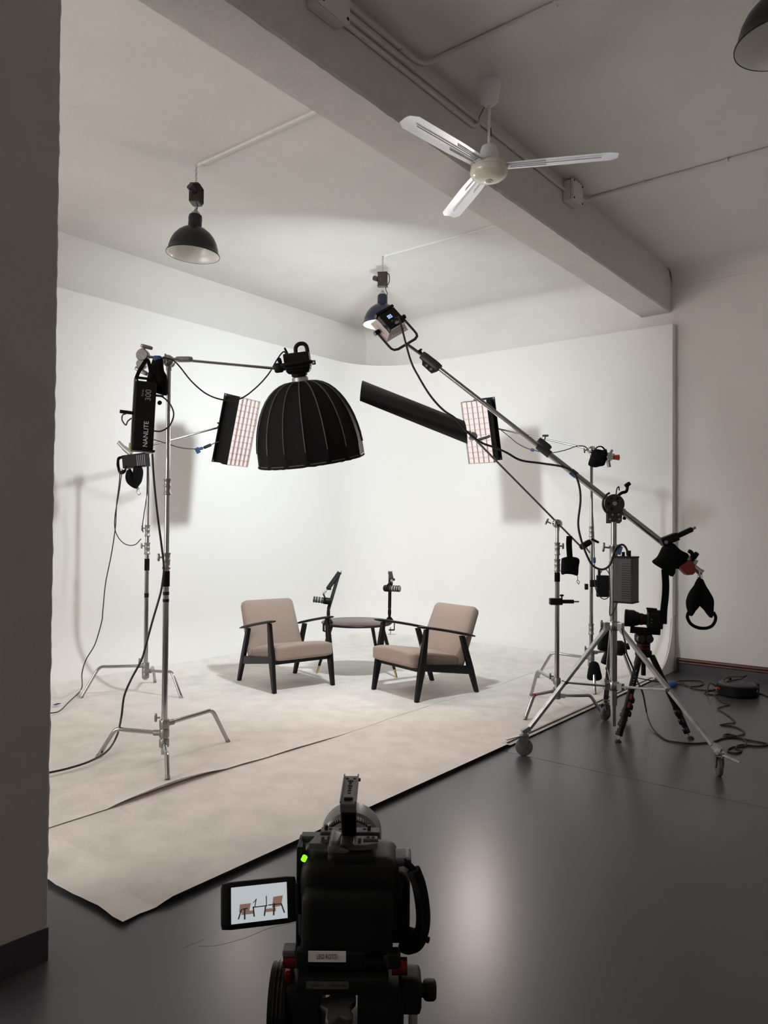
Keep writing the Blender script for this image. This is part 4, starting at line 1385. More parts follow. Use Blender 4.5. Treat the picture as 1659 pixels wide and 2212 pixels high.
    for x, y in ((-0.028, -0.10), (0.03, -0.10), (-0.012, -0.07), (0.026, -0.068)):
        q = P + nrm * 0.036 + RH * x + UZ * y
        MB().cyl(q, q + nrm * 0.003, 0.007, n=10).build('bolt', 'steel', ho, 40)
    hk = MB()
    hk.tube(spline([P + UZ * 0.05 + RH * 0.02, P + UZ * 0.075 + RH * 0.05, P + UZ * 0.085 + RH * 0.08, P + UZ * 0.12 + RH * 0.088], 4), 0.010, 8)
    hk.rbox((0, 0, 0), (0.04, 0.026, 0.025), 0.008, 3, None, facing(P + UZ * 0.128 + RH * 0.088, 0, 0.6))
    hk.tube(spline([P + UZ * 0.06 + RH * 0.015, P + UZ * 0.10 + RH * 0.02, P + UZ * 0.115 + RH * 0.032, P + UZ * 0.09 + RH * 0.035], 4), 0.004, 6)
    hk.build('top_lever', 'black_plastic', t, 60)
    MB().tube([P - UZ * 0.03 + RH * 0.062, P - UZ * 0.055 + RH * 0.078, P - UZ * 0.095 + RH * 0.066], 0.011, 8).build('side_lever', 'black_plastic', t, 60)
    T = P + d * (P - H).length * 0.445
    S1 = P.lerp(H, 0.38)
    MB().cyl(T, S1, 0.0195, n=20).build('boom_tube', 'chrome', t, 60)
    MB().cyl(S1, H, 0.0150, n=20).build('boom_tube', 'steel', t, 60)
    b = MB().cyl(S1 - d * 0.05, S1 + d * 0.05, 0.0255, n=18)
    b.rbox((0, 0, 0), (0.05, 0.05, 0.10), 0.012, 3, None, frame(S1 + UZ * 0.035, d, UZ))
    bo = b.build('boom_clamp', 'dark_metal', t, 40)
    t_knob(bo, S1 + UZ * 0.06, UZ + RH * 0.25, 0.03, 0.045, 'steel')
    hd = MB().rbox((0, 0, 0), (0.05, 0.062, 0.165), 0.012, 3, None, frame(H - d * 0.06, d, UZ))
    ho = hd.build('boom_head', 'dark_metal', t, 50)
    MB().prism([(-0.06, -0.03), (0.07, -0.03), (0.05, -0.062), (-0.04, -0.055)], 0.012, axes(H - d * 0.05 + nrm * 0.01, d, nrm.cross(d), nrm)).build('head_lug', 'dark_metal', ho, 20)
    for q in (-0.01, 0.03):
        MB().cyl(H - d * (0.05 - q) + nrm * 0.018 - nrm.cross(d) * 0.042, H - d * (0.05 - q) + nrm * 0.020 - nrm.cross(d) * 0.042, 0.010, n=12).build('slot', 'lettering_grey', ho, 30)
    sp = H - d * 0.14
    MB().cyl(sp, YOKE_P, 0.011, n=12).build('spigot', 'dark_metal', t, 50)
    t_knob(ho, sp + UZ * 0.01, UZ * 0.7 - RH * 0.5, 0.02, 0.035, 'black_plastic')
    MB().cyl(T + d * 0.0, T + d * 0.012, 0.023, n=16).build('end_cap', 'steel', t, 40)
    eb = MB().cyl(T - RH * 0.012 + UZ * 0.022, T + RH * 0.0 - UZ * 0.03, 0.006, n=8)
    eb.build('end_pin', 'steel', t, 40)
    # blue tape on the boom
    bp = P.lerp(H, 0.215)
    MB().cyl(bp - d * 0.022, bp + d * 0.022, 0.0215, n=16).build('tape_band', 'blue_tape', t, 40)
    return c, P, H, d, T, nrm


BC, BP, BH, BD, BT, BN = build_boom()


def build_boom_weights():
    # clamp with a handle
    a = V((4.712, 1.505, 1.321))
    t = thing('boom_clamp', 'long black clamp with steel tip fixed across the boom tail', 'clamp', a)
    e0, e1 = V((4.660, 1.522, 1.310)), V((4.721, 1.444, 1.350))
    MB().bar(e0, e1, 0.05, 0.055, -FH).build('jaw', 'black_plastic', t, 0, 0.006)
    MB().bar(e1, V((4.776, 1.373, 1.393)), 0.030, 0.034, -FH).build('handle', 'black_plastic', t, 0, 0.006)
    MB().cyl(V((4.774, 1.375, 1.390)), V((4.788, 1.357, 1.404)), 0.008, n=10).build('steel_tip', 'steel', t, 40)
    MB().cyl(V((4.680, 1.497, 1.313)), V((4.644, 1.486, 1.313)), 0.011, n=14).build('bolt', 'steel', t, 40)
    # diamond sandbag on the boom tail
    s = thing('sandbag', 'large black sandbag slumped over the boom tail with a long strap hanging down', 'sandbag', (4.696, 1.480, 1.203), 'black sandbags')
    M = facing((4.695, 1.480, 1.217))
    MB().puff([(-0.0451, 0.0649), (0.0085, 0.0931), (0.0649, 0.0479), (0.1128, 0.0197), (0.0987, -0.0282), (0.0536, -0.0649), (0.0254, -0.0705), (0.0141, -0.1156), (-0.0197, -0.0931), (-0.0536, -0.0649), (-0.1100, -0.0254), (-0.0761, 0.0056)], 0.12, M, wrinkle=0.012).build('bag', 'black_fabric', s, 70)
    st = MB()
    strap(st, [(4.657, 1.498, 1.147), (4.652, 1.491, 1.058), (4.652, 1.494, 0.980), (4.648, 1.501, 0.901), (4.648, 1.504, 0.817)], 0.044, 0.004, -FH)
    st.build('strap', 'black_fabric', s, 60)
    # red counterweight
    r = thing('counterweight', 'dark red counterweight clamped to the boom end', 'weight', (4.737, 1.397, 1.171))
    MB().prism([(-0.0534, -0.0056), (0.0168, 0.0393), (0.0337, 0.0253), (0.0477, -0.0112), (0.0449, -0.0421), (0.0309, -0.0534), (-0.0028, -0.0562)], 0.055, facing((4.737, 1.397, 1.171))).build('plate', 'red_weight', r, 20, 0.003)
    MB().bar(V((4.739, 1.392, 1.221)), V((4.773, 1.350, 1.188)), 0.030, 0.045, -FH).build('clamp_bar', 'galvanised', r, 0, 0.003)
    MB().tube(spline([(4.740, 1.360, 1.203), (4.730, 1.355, 1.228), (4.723, 1.363, 1.253), (4.713, 1.376, 1.261)], 5), 0.012, 8).build('lever', 'black_plastic', r, 60)
    MB().rbox((0, 0, 0), (0.03, 0.045, 0.025), 0.01, 3, None, facing((4.739, 1.344, 1.234), 0, -0.6)).build('lever_grip', 'black_plastic', r, 60)
    # butterfly bag
    b = thing('sandbag', 'black teardrop sandbag with a wide loop handle hanging from the boom end', 'sandbag', (4.771, 1.326, 0.982), 'black sandbags')
    M = facing((4.771, 1.326, 0.982))
    MB().puff([(-0.0140, 0.1118), (0.0028, 0.1174), (0.0028, -0.0000), (-0.0028, -0.0503), (-0.0280, -0.0839), (-0.0503, -0.1146), (-0.0671, -0.1062), (-0.0811, -0.0559), (-0.0811, -0.0168), (-0.0615, 0.0335), (-0.0335, 0.0727)], 0.075, M, wrinkle=0.004, n=66).build('lobe', 'black_fabric', b, 70)
    MB().puff([(-0.0028, 0.1174), (0.0140, 0.1118), (0.0308, 0.0783), (0.0587, 0.0308), (0.0811, -0.0140), (0.0811, -0.0783), (0.0727, -0.1230), (0.0559, -0.1174), (0.0252, -0.0783), (0.0000, -0.0475), (-0.0028, 0.0140)], 0.075, M, wrinkle=0.004, n=66).build('lobe', 'black_fabric', b, 70)
    st = MB()
    strap(st, [(4.719, 1.378, 0.893), (4.717, 1.383, 0.860), (4.731, 1.366, 0.821), (4.758, 1.333, 0.799), (4.789, 1.293, 0.797), (4.812, 1.263, 0.816), (4.822, 1.249, 0.858), (4.813, 1.260, 0.894)], 0.020, 0.004, FH)
    st.build('loop_handle', 'black_fabric', b, 60)
    rg = MB().tube([(4.759, 1.338, 1.102), (4.762, 1.334, 1.119), (4.776, 1.316, 1.119), (4.780, 1.312, 1.102)], 0.003, 6, closed=True)
    rg.tube(spline([(4.769, 1.325, 1.114), (4.767, 1.327, 1.133), (4.774, 1.335, 1.146)], 3), 0.004, 6)
    rg.build('ring', 'galvanised', b, 60)
    # power box on the column
    o = V((4.593, 1.711, 1.078))
    M = facing(o, radians(-38), 0)
    p = thing('power_box', 'dark grey power box with angular vents hung on the boom stand column', 'controller', M=M)
    w, h, d = 0.115, 0.270, 0.115
    MB().box((0, 0, 0), (w, h, d)).build('case', 'grey_plastic', p, 0, 0.004)
    MB().box((0, h / 2 + 0.004, 0), (w + 0.004, 0.010, d + 0.004)).build('top_plate', 'black_plastic', p, 0, 0.002)
    MB().box((0, -h / 2 - 0.003, 0), (w + 0.004, 0.008, d + 0.004)).build('bottom_plate', 'black_plastic', p, 0, 0.002)
    MB().prism([(-0.02, 0.115), (0.05, 0.128), (0.05, -0.125), (-0.055, -0.125), (-0.02, -0.03)], 0.004, Matrix.Translation((0, 0, d / 2 + 0.001))).build('vent_panel', 'dark_metal', p, 0)
    for k in range(16):
        MB().box((0.02, 0.10 - k * 0.014, d / 2 + 0.004), (0.055, 0.003, 0.002)).build('vent', 'black_plastic', p, 0)
    MB().box((-w / 2 - 0.001, 0, -0.03), (0.004, h * 0.94, 0.05)).build('side_panel', 'mid_grey', p, 0)
    MB().cyl((-0.02, h / 2, 0), (-0.02, h / 2 + 0.035, 0), 0.010, n=12).build('plug', 'black_plastic', p, 40)
    MB().cyl((0.02, h / 2, 0.01), (0.02, h / 2 + 0.045, 0.01), 0.012, n=12).build('plug', 'black_plastic', p, 40)
    tg = MB().prism([(-0.02, -0.02), (0.015, -0.03), (0.03, 0.02), (0.0, 0.035), (-0.02, 0.02)], 0.003, Matrix.Translation((-0.045, h / 2 + 0.045, 0.02)))
    tg.build('blue_tag', 'blue_tape', p, 0)


build_boom_weights()


# ---- right front stand with the black flag
def build_right_front():
    c = (5.32, 2.515)
    t = c_stand('chrome light stand at the right platform edge holding the black flag', c,
                [(4.87, 2.546, PZT), (5.597, 2.873, PZT), (5.454, 2.209, 0.0)], (0.165, 0.235, 0.125),
                [(0.10, 1.06, 0.0175), (1.06, 1.25, 0.0152), (1.25, 1.40, 0.0125)], [(1.11, 0.018, 0), (1.235, 0.0155, 1)], 1.40,
                [(0.985, 1.055, 0.0205, 'black_fabric')])
    MB().cyl((4.995, 2.537, 0.181), (4.975, 2.538, 0.180), 0.0135, n=12).build('red_tape', 'red_tag', t, 40)
    gp = V((c[0], c[1], 1.425))
    end = V((4.354, 2.698, 2.022))
    d = (end - gp).normalized()
    grip_head(t, gp, -FH - RH * 0.5, d, 'chrome')
    tail = gp - d * 0.33
    MB().cyl(tail - FH * 0.03, end - FH * 0.0, 0.0080, n=12).build('boom_arm', 'steel', t, 60)
    t_knob(t, gp - RH * 0.05 - FH * 0.01, -RH + UZ * 0.5, 0.03, 0.05, 'chrome')
    # steel clamp head at the flag end
    ge = end - d * 0.03
    g = MB().lathe([(0, -0.026), (0.024, -0.026), (0.030, -0.018), (0.030, 0.018), (0.022, 0.028), (0, 0.028)], 20, frame(ge - FH * 0.02, -FH, UZ))
    g.rbox((0, 0, 0), (0.10, 0.022, 0.02), 0.008, 3, None, facing(ge + RH * 0.07 - UZ * 0.012 - FH * 0.03, 0, 0.3))
    g.rbox((0, 0, 0), (0.075, 0.02, 0.02), 0.008, 3, None, facing(ge - RH * 0.045 + UZ * 0.03 - FH * 0.03, 0, -0.4))
    g.build('clamp_head', 'chrome', t, 50)
    # flag: gently curved black panel
    f = thing('black_flag', 'long black curved flag panel held out in front of the right strip softbox', 'panel', (4.097, 2.956, 2.132))
    tl, tr, br, bl = V((3.862, 3.231, 2.363)), V((4.329, 2.727, 2.106)), V((4.346, 2.710, 1.959)), V((3.802, 3.199, 2.222))
    rows = []
    for j in range(13):
        s = j / 12
        row = []
        for i in range(25):
            q = i / 24
            p = tl.lerp(tr, q).lerp(bl.lerp(br, q), s)
            p = p + (FH * -0.04 + UZ * 0.006) * (1 - (2 * s - 1) ** 2)
            row.append(p)
        rows.append(row)
    MB().sheet(rows, 0.006).build('panel', 'flag_black', f, 60)
    MB().tube([rows[j][0] for j in range(13)], 0.006, 8).build('edge_wire', 'black_plastic', f, 60)
    pn = MB().tube(spline([tr.lerp(br, 0.55) - FH * 0.01 + RH * -0.03, tr.lerp(br, 0.45) + RH * 0.03, ge], 4), 0.0048, 8)
    pn.build('mounting_pin', 'steel', f, 60)
    # clamp and sandbag on the arm tail
    k = thing('arm_clamp', 'black clamp gripping the tail of the flag arm', 'clamp', tail)
    MB().rbox((0, 0, 0), (0.10, 0.045, 0.05), 0.012, 3, None, facing(tail + RH * 0.05 + UZ * 0.01, 0, 0.55)).build('jaw', 'black_plastic', k, 60)
    MB().rbox((0, 0, 0), (0.07, 0.02, 0.02), 0.008, 3, None, facing(tail + RH * 0.125 + UZ * 0.04, 0, -0.45)).build('lever', 'black_plastic', k, 60)
    MB().cyl(tail + RH * 0.05 - UZ * 0.01, tail + RH * 0.085 - UZ * 0.055, 0.008, n=10).build('screw', 'steel', k, 40)
    s = thing('sandbag', 'black square sandbag hanging by its strap beside the flag stand column', 'sandbag', (5.279, 2.391, 1.112), 'black sandbags')
    M = facing((5.279, 2.391, 1.112))
    MB().puff([(-0.0655, 0.0551), (-0.0345, 0.0655), (0.0138, 0.0689), (0.0655, 0.0517), (0.0620, -0.0103), (0.0551, -0.0724), (0.0138, -0.0655), (-0.0345, -0.0620), (-0.0655, -0.0655), (-0.0689, -0.0103)], 0.07, M, wrinkle=0.006).build('bag', 'black_fabric', s, 70)
    st = MB()
    strap(st, [(5.252, 2.386, 1.333), (5.251, 2.389, 1.275), (5.257, 2.385, 1.172)], 0.044, 0.012, FH)
    st.build('strap', 'black_fabric', s, 60)
    hk = MB().tube(spline([(5.312, 2.351, 1.040), (5.315, 2.348, 1.016), (5.311, 2.353, 0.995), (5.320, 2.343, 0.975), (5.322, 2.340, 0.996), (5.313, 2.351, 1.009)], 4), 0.0025, 6)
    hk.build('hook', 'dark_metal', s, 60)
    # short side clamp lower on the column
    z = 0.835
    e = thing('column_clamp', 'black column clamp with a steel pin on the flag stand', 'clamp', (c[0], c[1], z))
    C = V((c[0], c[1], z))
    MB().box((0, 0, 0), (0.095, 0.05, 0.055), facing(C - RH * 0.01)).build('jaw', 'black_plastic', e, 0, 0.006)
    MB().cyl(C + RH * 0.03, C + RH * 0.125, 0.015, n=14).build('barrel', 'black_plastic', e, 40)
    MB().cyl(C + RH * 0.12, C + RH * 0.165, 0.006, n=10).build('pin', 'steel', e, 40)
    t_knob(e, C + RH * 0.035 + UZ * 0.02, UZ, 0.02, 0.03, 'black_plastic')


build_right_front()


# ---- rear right stand
def build_right_rear():
    c = (6.40, 2.70)
    C = V((c[0], c[1], 0))
    t = c_stand('slim chrome light stand at the back right holding the right strip softbox', c,
                [(5.985, 2.492, PZT), (6.30, 3.17, PZT), (6.80, 2.47, PZT)], (0.195, 0.245, 0.290),
                [(0.16, 0.62, 0.0175), (0.50, 1.35, 0.0160), (1.35, 2.05, 0.0128)], [(1.36, 0.0158, 0), (0.50, 0.018, 0)], 2.05)
    gp = V((c[0], c[1], 2.085))
    end = RSM @ V((0, 0.02, -0.23))
    d = (end - gp).normalized()
    grip_head(t, gp, -FH, d, 'chrome')
    MB().cyl(gp - d * 0.20 - FH * 0.03, end, 0.0080, n=12).build('boom_arm', 'steel', t, 60)
    MB().cyl(end - d * 0.05, end + d * 0.01, 0.016, n=12).build('arm_tip', 'black_plastic', t, 40)
    t_knob(t, gp - RH * 0.04, -RH - UZ * 0.2, 0.02, 0.045, 'chrome')
    # sandbag and orange clamp on the arm tail
    s = thing('sandbag', 'small black sandbag on the arm tail of the back right stand', 'sandbag', (6.287, 2.589, 2.006), 'black sandbags')
    M = facing((6.287, 2.589, 2.006))
    MB().puff([(-0.0562, 0.0643), (-0.0120, 0.0723), (0.0321, 0.0643), (0.0683, 0.0723), (0.0723, 0.0120), (0.0522, -0.0643), (0.0120, -0.0803), (-0.0361, -0.0884), (-0.0884, -0.0643), (-0.0723, -0.0000)], 0.09, M, wrinkle=0.006).build('bag', 'black_fabric', s, 70)
    MB().tube(spline([(6.249, 2.603, 2.060), (6.258, 2.590, 2.092), (6.283, 2.558, 2.096), (6.304, 2.533, 2.061)], 5), 0.014, 8, flat=0.4).build('handle', 'black_fabric', s, 60)
    o = V((6.315, 2.505, 2.004))
    g = thing('grip_clamp', 'steel grip clamp with an orange handle at the back right stand', 'clamp', o)
    MB().lathe([(0, -0.03), (0.026, -0.03), (0.033, -0.02), (0.033, 0.02), (0.026, 0.03), (0, 0.03)], 20, frame(o, -FH, UZ)).build('disc', 'chrome', g, 40)
    MB().cyl(o + UZ * 0.01, o + UZ * 0.065 + RH * 0.025, 0.012, n=12).build('lever', 'chrome', g, 40)
    MB().cyl(o - UZ * 0.02 - RH * 0.01, o - UZ * 0.085 - RH * 0.0, 0.016, n=12).build('spigot', 'cast_metal', g, 40)
    MB().cyl(o + RH * 0.02, o + RH * 0.085, 0.018, 0.026, n=8).build('orange_grip', 'orange', g, 30)
    # small controller on the column
    o = V((6.282, 2.547, 0.894))
    p = thing('power_unit', 'small black power unit clamped to the back right stand column', 'controller', M=facing(o, radians(-10)))
    MB().box((0, 0, 0), (0.105, 0.185, 0.06)).build('case', 'black_plastic', p, 0, 0.005)
    MB().box((-0.075, 0.02, -0.02), (0.06, 0.06, 0.05)).build('clamp', 'black_plastic', p, 0, 0.005)
    MB().box((-0.135, -0.01, -0.02), (0.03, 0.05, 0.04)).build('clamp_jaw', 'black_plastic', p, 0, 0.005)
    MB().cyl((-0.03, 0.09, 0), (-0.03, 0.14, 0), 0.012, n=12).build('plug', 'black_plastic', p, 40)
    MB().cyl((-0.03, 0.088, 0), (-0.03, 0.096, 0), 0.014, n=12).build('blue_ring', 'blue_tape', p, 40)
    # bag on the base
    b = thing('sandbag', 'dark blue-black sandbag draped on the base of the back right stand', 'sandbag', (6.107, 2.547, 0.197), 'black sandbags')
    M = facing((6.104, 2.550, 0.189))
    MB().puff([(-0.0350, 0.0701), (-0.0039, 0.0857), (0.0350, 0.0701), (0.0545, 0.0078), (0.0662, -0.0545), (0.0350, -0.0779), (-0.0117, -0.0779), (-0.0545, -0.0662), (-0.0506, -0.0000)], 0.10, M, wrinkle=0.006).build('bag', 'black_fabric', b, 70)
    # black clamp-on arm seen between the boom stand legs
    q = thing('friction_arm', 'black jointed friction arm hanging behind the boom stand column', 'arm', (6.022, 2.405, 0.446))
    MB().rbox((0, 0, 0), (0.12, 0.19, 0.06), 0.02, 3, None, facing((6.016, 2.411, 0.477), 0, -0.15)).build('bracket', 'black_plastic', q, 60)
    MB().rbox((0, 0, 0), (0.05, 0.16, 0.05), 0.015, 3, None, facing((6.024, 2.406, 0.351), 0, -0.4)).build('lower_link', 'black_plastic', q, 60)
    MB().lathe([(0, -0.05), (0.05, -0.045), (0.062, -0.01), (0.062, 0.02), (0.04, 0.05), (0, 0.05)], 20, frame((6.086, 2.325, 0.409), RH * 0.9 - FH * 0.4, UZ)).build('ball_joint', 'black_plastic', q, 50)
    MB().cyl(V((6.105, 2.301, 0.413)), V((6.133, 2.265, 0.425)), 0.016, 0.03, n=10).build('lock_knob', 'black_plastic', q, 40)


build_right_rear()



# ------------------------------------------------------------------ cables
def build_cables():
    cable('black cable swinging from the front left stand to the dome light head',
          [(2.599, 3.671, 2.356), (2.651, 3.654, 2.349), (2.690, 3.637, 2.314), (2.762, 3.614, 2.233), (2.857, 3.592, 2.171), (2.966, 3.567, 2.150), (3.059, 3.529, 2.168), (3.141, 3.487, 2.240), (3.202, 3.439, 2.330), (3.246, 3.413, 2.421), (3.284, 3.396, 2.477), (3.299, 3.378, 2.457)], 0.0045)
    cable('black cable loop on the right side of the power controller',
          [(2.538, 3.658, 2.127), (2.573, 3.629, 2.119), (2.608, 3.603, 2.074), (2.619, 3.591, 2.019), (2.605, 3.610, 1.958), (2.571, 3.639, 1.927), (2.539, 3.663, 1.926)], 0.0045)
    cable('short black loop of cable on the left side of the power controller',
          [(2.428, 3.768, 2.019), (2.417, 3.783, 2.011), (2.416, 3.785, 1.982), (2.429, 3.769, 1.956), (2.435, 3.760, 1.977), (2.448, 3.744, 1.995)], 0.004)
    cable('thin black cable with blue connector running to the left strip softbox',
          [(3.600, 5.188, 2.075), (3.724, 5.194, 2.056), (3.837, 5.163, 2.030), (3.959, 5.138, 2.028), (4.000, 5.118, 2.030), (4.055, 5.096, 2.057), (4.123, 5.090, 2.086), (4.173, 5.091, 2.106)], 0.0042)
    o = MB().cyl(V((3.973, 5.120, 2.024)), V((4.014, 5.100, 2.038)), 0.012, n=10)
    o.box((0, 0, 0), (0.035, 0.05, 0.004), facing((3.969, 5.109, 2.015), 0, 0.5))
    tag(o.build('cable_connector', 'blue_tape', None, 40), 'blue taped connector in the cable of the left strip softbox', 'connector')
    o = MB().cyl(V((4.028, 5.099, 2.043)), V((4.087, 5.088, 2.071)), 0.013, n=10)
    tag(o.build('cable_connector', 'black_plastic', None, 40), 'black plug in the cable of the left strip softbox', 'connector')
    cable('long thin black cable dropping from the back left stand to the paper floor',
          [(3.407, 5.360, 1.839), (3.406, 5.363, 1.736), (3.396, 5.382, 1.552), (3.393, 5.391, 1.368), (3.365, 5.400, 1.148), (3.331, 5.418, 0.929), (3.316, 5.427, 0.711), (3.311, 5.436, 0.620), (3.271, 5.459, 0.451), (3.214, 5.486, 0.336), (3.175, 5.475, 0.235), (3.334, 5.754, 0.052), (3.058, 5.443, 0.046), (2.856, 5.221, 0.045), (2.773, 5.215, 0.045), (2.676, 5.190, 0.045)], 0.0042)
    cable('thin black cable looping between the power unit and the back left stand collar',
          [(3.418, 5.345, 1.835), (3.417, 5.384, 1.645), (3.413, 5.427, 1.479), (3.424, 5.448, 1.368), (3.456, 5.443, 1.286), (3.505, 5.414, 1.233), (3.561, 5.376, 1.230), (3.592, 5.334, 1.279)], 0.0038)
    cable('thin black cable running down the back left stand column',
          [(3.587, 5.258, 1.891), (3.603, 5.277, 1.668), (3.591, 5.298, 1.481), (3.585, 5.308, 1.388), (3.595, 5.314, 1.331)], 0.0038)
    cable('black cable falling beside the front left stand to the pillar',
          [(2.554, 3.696, 1.800), (2.569, 3.697, 1.643), (2.596, 3.700, 1.458), (2.633, 3.708, 1.272), (2.652, 3.711, 1.151), (2.646, 3.714, 1.063), (2.627, 3.708, 0.992), (2.591, 3.725, 0.848), (2.559, 3.737, 0.718), (2.538, 3.750, 0.627), (2.491, 3.780, 0.517), (2.469, 3.812, 0.420), (2.473, 3.843, 0.297), (2.664, 4.186, 0.090), (2.523, 4.060, 0.055), (2.364, 3.975, 0.050), (2.225, 3.950, 0.050), (2.114, 3.961, 0.050), (2.031, 3.979, 0.050)], 0.0062)
    tag(MB().box((0, 0, 0), (0.055, 0.028, 0.004), Matrix.Translation((2.951, 5.431, 0.046)) @ Matrix.Rotation(0.4, 4, 'Z')).build('tape_flag', 'blue_tape', None, 0), 'scrap of blue tape on the paper floor by the pillar', 'tape')
    cable('thick black cable running from the panel light down the boom to the power box',
          [tuple(PANEL_M @ V((0.004, -0.050, -0.12))), tuple(PANEL_M @ V((0.008, -0.064, -0.165))), (4.095, 3.012, 2.528), (4.053, 2.908, 2.384), (4.062, 2.820, 2.253), (4.089, 2.739, 2.158), (4.126, 2.662, 2.096), (4.170, 2.608, 2.015), (4.248, 2.544, 1.946), (4.305, 2.473, 1.914), (4.352, 2.414, 1.881), (4.409, 2.343, 1.833), (4.475, 2.227, 1.812), (4.522, 2.104, 1.788), (4.546, 2.042, 1.752), (4.551, 2.006, 1.677), (4.541, 1.989, 1.573), (4.516, 1.993, 1.425), (4.519, 1.975, 1.323), (4.535, 1.942, 1.221), (4.550, 1.909, 1.158), (4.566, 1.857, 1.136), (4.574, 1.813, 1.161), (4.580, 1.789, 1.225), (4.562, 1.761, 1.277), (4.565, 1.724, 1.293), (4.571, 1.701, 1.265), (4.574, 1.699, 1.228)], 0.0070)
    cable('thin black cable with blue connector hanging below the right strip softbox arm',
          [(6.133, 3.470, 2.296), (6.140, 3.382, 2.226), (6.144, 3.298, 2.158), (6.148, 3.198, 2.106), (6.146, 3.105, 2.079), (6.161, 3.022, 2.055), (6.175, 2.939, 2.060), (6.210, 2.846, 2.082), (6.231, 2.769, 2.108), (6.255, 2.707, 2.107), (6.281, 2.675, 2.071)], 0.0042)
    tag(MB().cyl(V((6.149, 3.165, 2.096)), V((6.155, 3.141, 2.086)), 0.014, n=12).build('cable_connector', 'blue_tape', None, 40), 'blue ring connector in the cable of the right strip softbox', 'connector')
    cable('thin black cable running down the back right stand into the small power unit',
          [(6.255, 2.647, 1.938), (6.252, 2.641, 1.716), (6.254, 2.628, 1.516), (6.256, 2.616, 1.275), (6.253, 2.610, 1.096), (6.217, 2.595, 0.959), (6.202, 2.568, 0.850), (6.228, 2.521, 0.788), (6.259, 2.480, 0.816), (6.262, 2.474, 0.915), (6.273, 2.490, 1.008), (6.264, 2.532, 1.046), (6.258, 2.558, 1.006)], 0.0042)
    tag(MB().rbox((0, 0, 0), (0.022, 0.05, 0.015), 0.005, 3, None, facing((6.243, 2.606, 1.116))).build('cable_connector', 'blue_tape', None, 60), 'small blue connector taped to the back right stand', 'connector')
    cable('thin black cable hanging from the power box along the boom stand column',
          [(4.564, 1.752, 0.941), (4.574, 1.806, 0.850), (4.591, 1.813, 0.963), (4.594, 1.821, 1.151)], 0.0035)
    cable('black cable falling through the boom stand legs and out over the grey floor',
          [(4.660, 1.765, 0.765), (4.656, 1.740, 0.675), (4.663, 1.734, 0.611), (4.686, 1.707, 0.530), (4.705, 1.684, 0.444), (4.748, 1.665, 0.367), (5.459, 1.890, 0.100), (5.398, 1.853, 0.045), (5.252, 1.764, 0.012), (5.090, 1.640, 0.006), (5.062, 1.557, 0.006), (5.107, 1.454, 0.006), (5.229, 1.372, 0.006), (5.352, 1.341, 0.006), (5.420, 1.277, 0.006), (5.416, 1.163, 0.006), (5.401, 1.082, 0.006), (5.310, 1.113, 0.006), (5.266, 1.213, 0.006), (5.170, 1.218, 0.006), (5.139, 1.178, 0.006), (5.054, 1.190, 0.006), (5.072, 1.243, 0.006), (5.177, 1.241, 0.006), (5.248, 1.186, 0.006), (5.368, 1.205, 0.006), (5.456, 1.268, 0.006), (5.487, 1.336, 0.006), (5.438, 1.359, 0.006), (5.422, 1.320, 0.007), (5.509, 1.268, 0.007), (5.616, 1.270, 0.006), (5.709, 1.344, 0.006), (5.712, 1.437, 0.006)], 0.0055, 8)
    cable('thin black lead zigzagging over the floor in front of the cable reel',
          [(5.703, 1.447, 0.006), (5.773, 1.421, 0.006), (5.853, 1.385, 0.006), (5.988, 1.448, 0.006), (6.117, 1.532, 0.006), (6.198, 1.593, 0.006), (6.302, 1.585, 0.006), (6.406, 1.556, 0.006), (6.482, 1.637, 0.006), (6.692, 1.749, 0.006), (6.675, 1.796, 0.006), (6.735, 1.834, 0.006), (6.845, 1.815, 0.006), (6.907, 1.782, 0.020), (6.911, 1.791, 0.050)], 0.0045, 8)
    cable('black lead looping from the reel up over its lid and back to the floor',
          [(6.968, 1.798, 0.020), (6.738, 1.787, 0.090), (6.709, 1.801, 0.050), (6.678, 1.785, 0.007), (6.726, 1.728, 0.007), (6.820, 1.697, 0.050), (6.794, 1.632, 0.125), (6.879, 1.583, 0.130), (6.942, 1.547, 0.160), (6.880, 1.576, 0.150), (6.866, 1.671, 0.140), (6.775, 1.693, 0.120)], 0.0045, 8)
    cable('black cable from the blue-wrapped plug curling towards the cable reel',
          [(6.802, 2.482, 0.045), (6.781, 2.369, 0.042), (6.889, 2.282, 0.012), (6.904, 2.184, 0.006), (6.952, 2.098, 0.006), (6.896, 2.014, 0.006), (7.027, 2.101, 0.006), (7.084, 2.159, 0.006), (7.175, 2.083, 0.006), (7.215, 2.005, 0.006), (7.108, 1.944, 0.006), (6.972, 1.953, 0.006), (6.887, 1.996, 0.006), (6.831, 1.945, 0.006), (6.838, 1.851, 0.006), (6.913, 1.791, 0.006)], 0.005, 8)
    tag(MB().rbox((0, 0, 0), (0.10, 0.07, 0.05), 0.02, 3, None, Matrix.Translation((6.824, 2.131, 0.026)) @ Matrix.Rotation(0.5, 4, 'Z')).build('cable_plug', 'blue_tape', None, 60), 'blue-wrapped cable plug on the floor by the tripod', 'plug')
    cable('black cable leaving the cable reel to the right along the wall',
          [(6.911, 1.526, 0.020), (6.986, 1.481, 0.006), (6.980, 1.434, 0.006), (6.871, 1.352, 0.006)], 0.005)


build_cables()


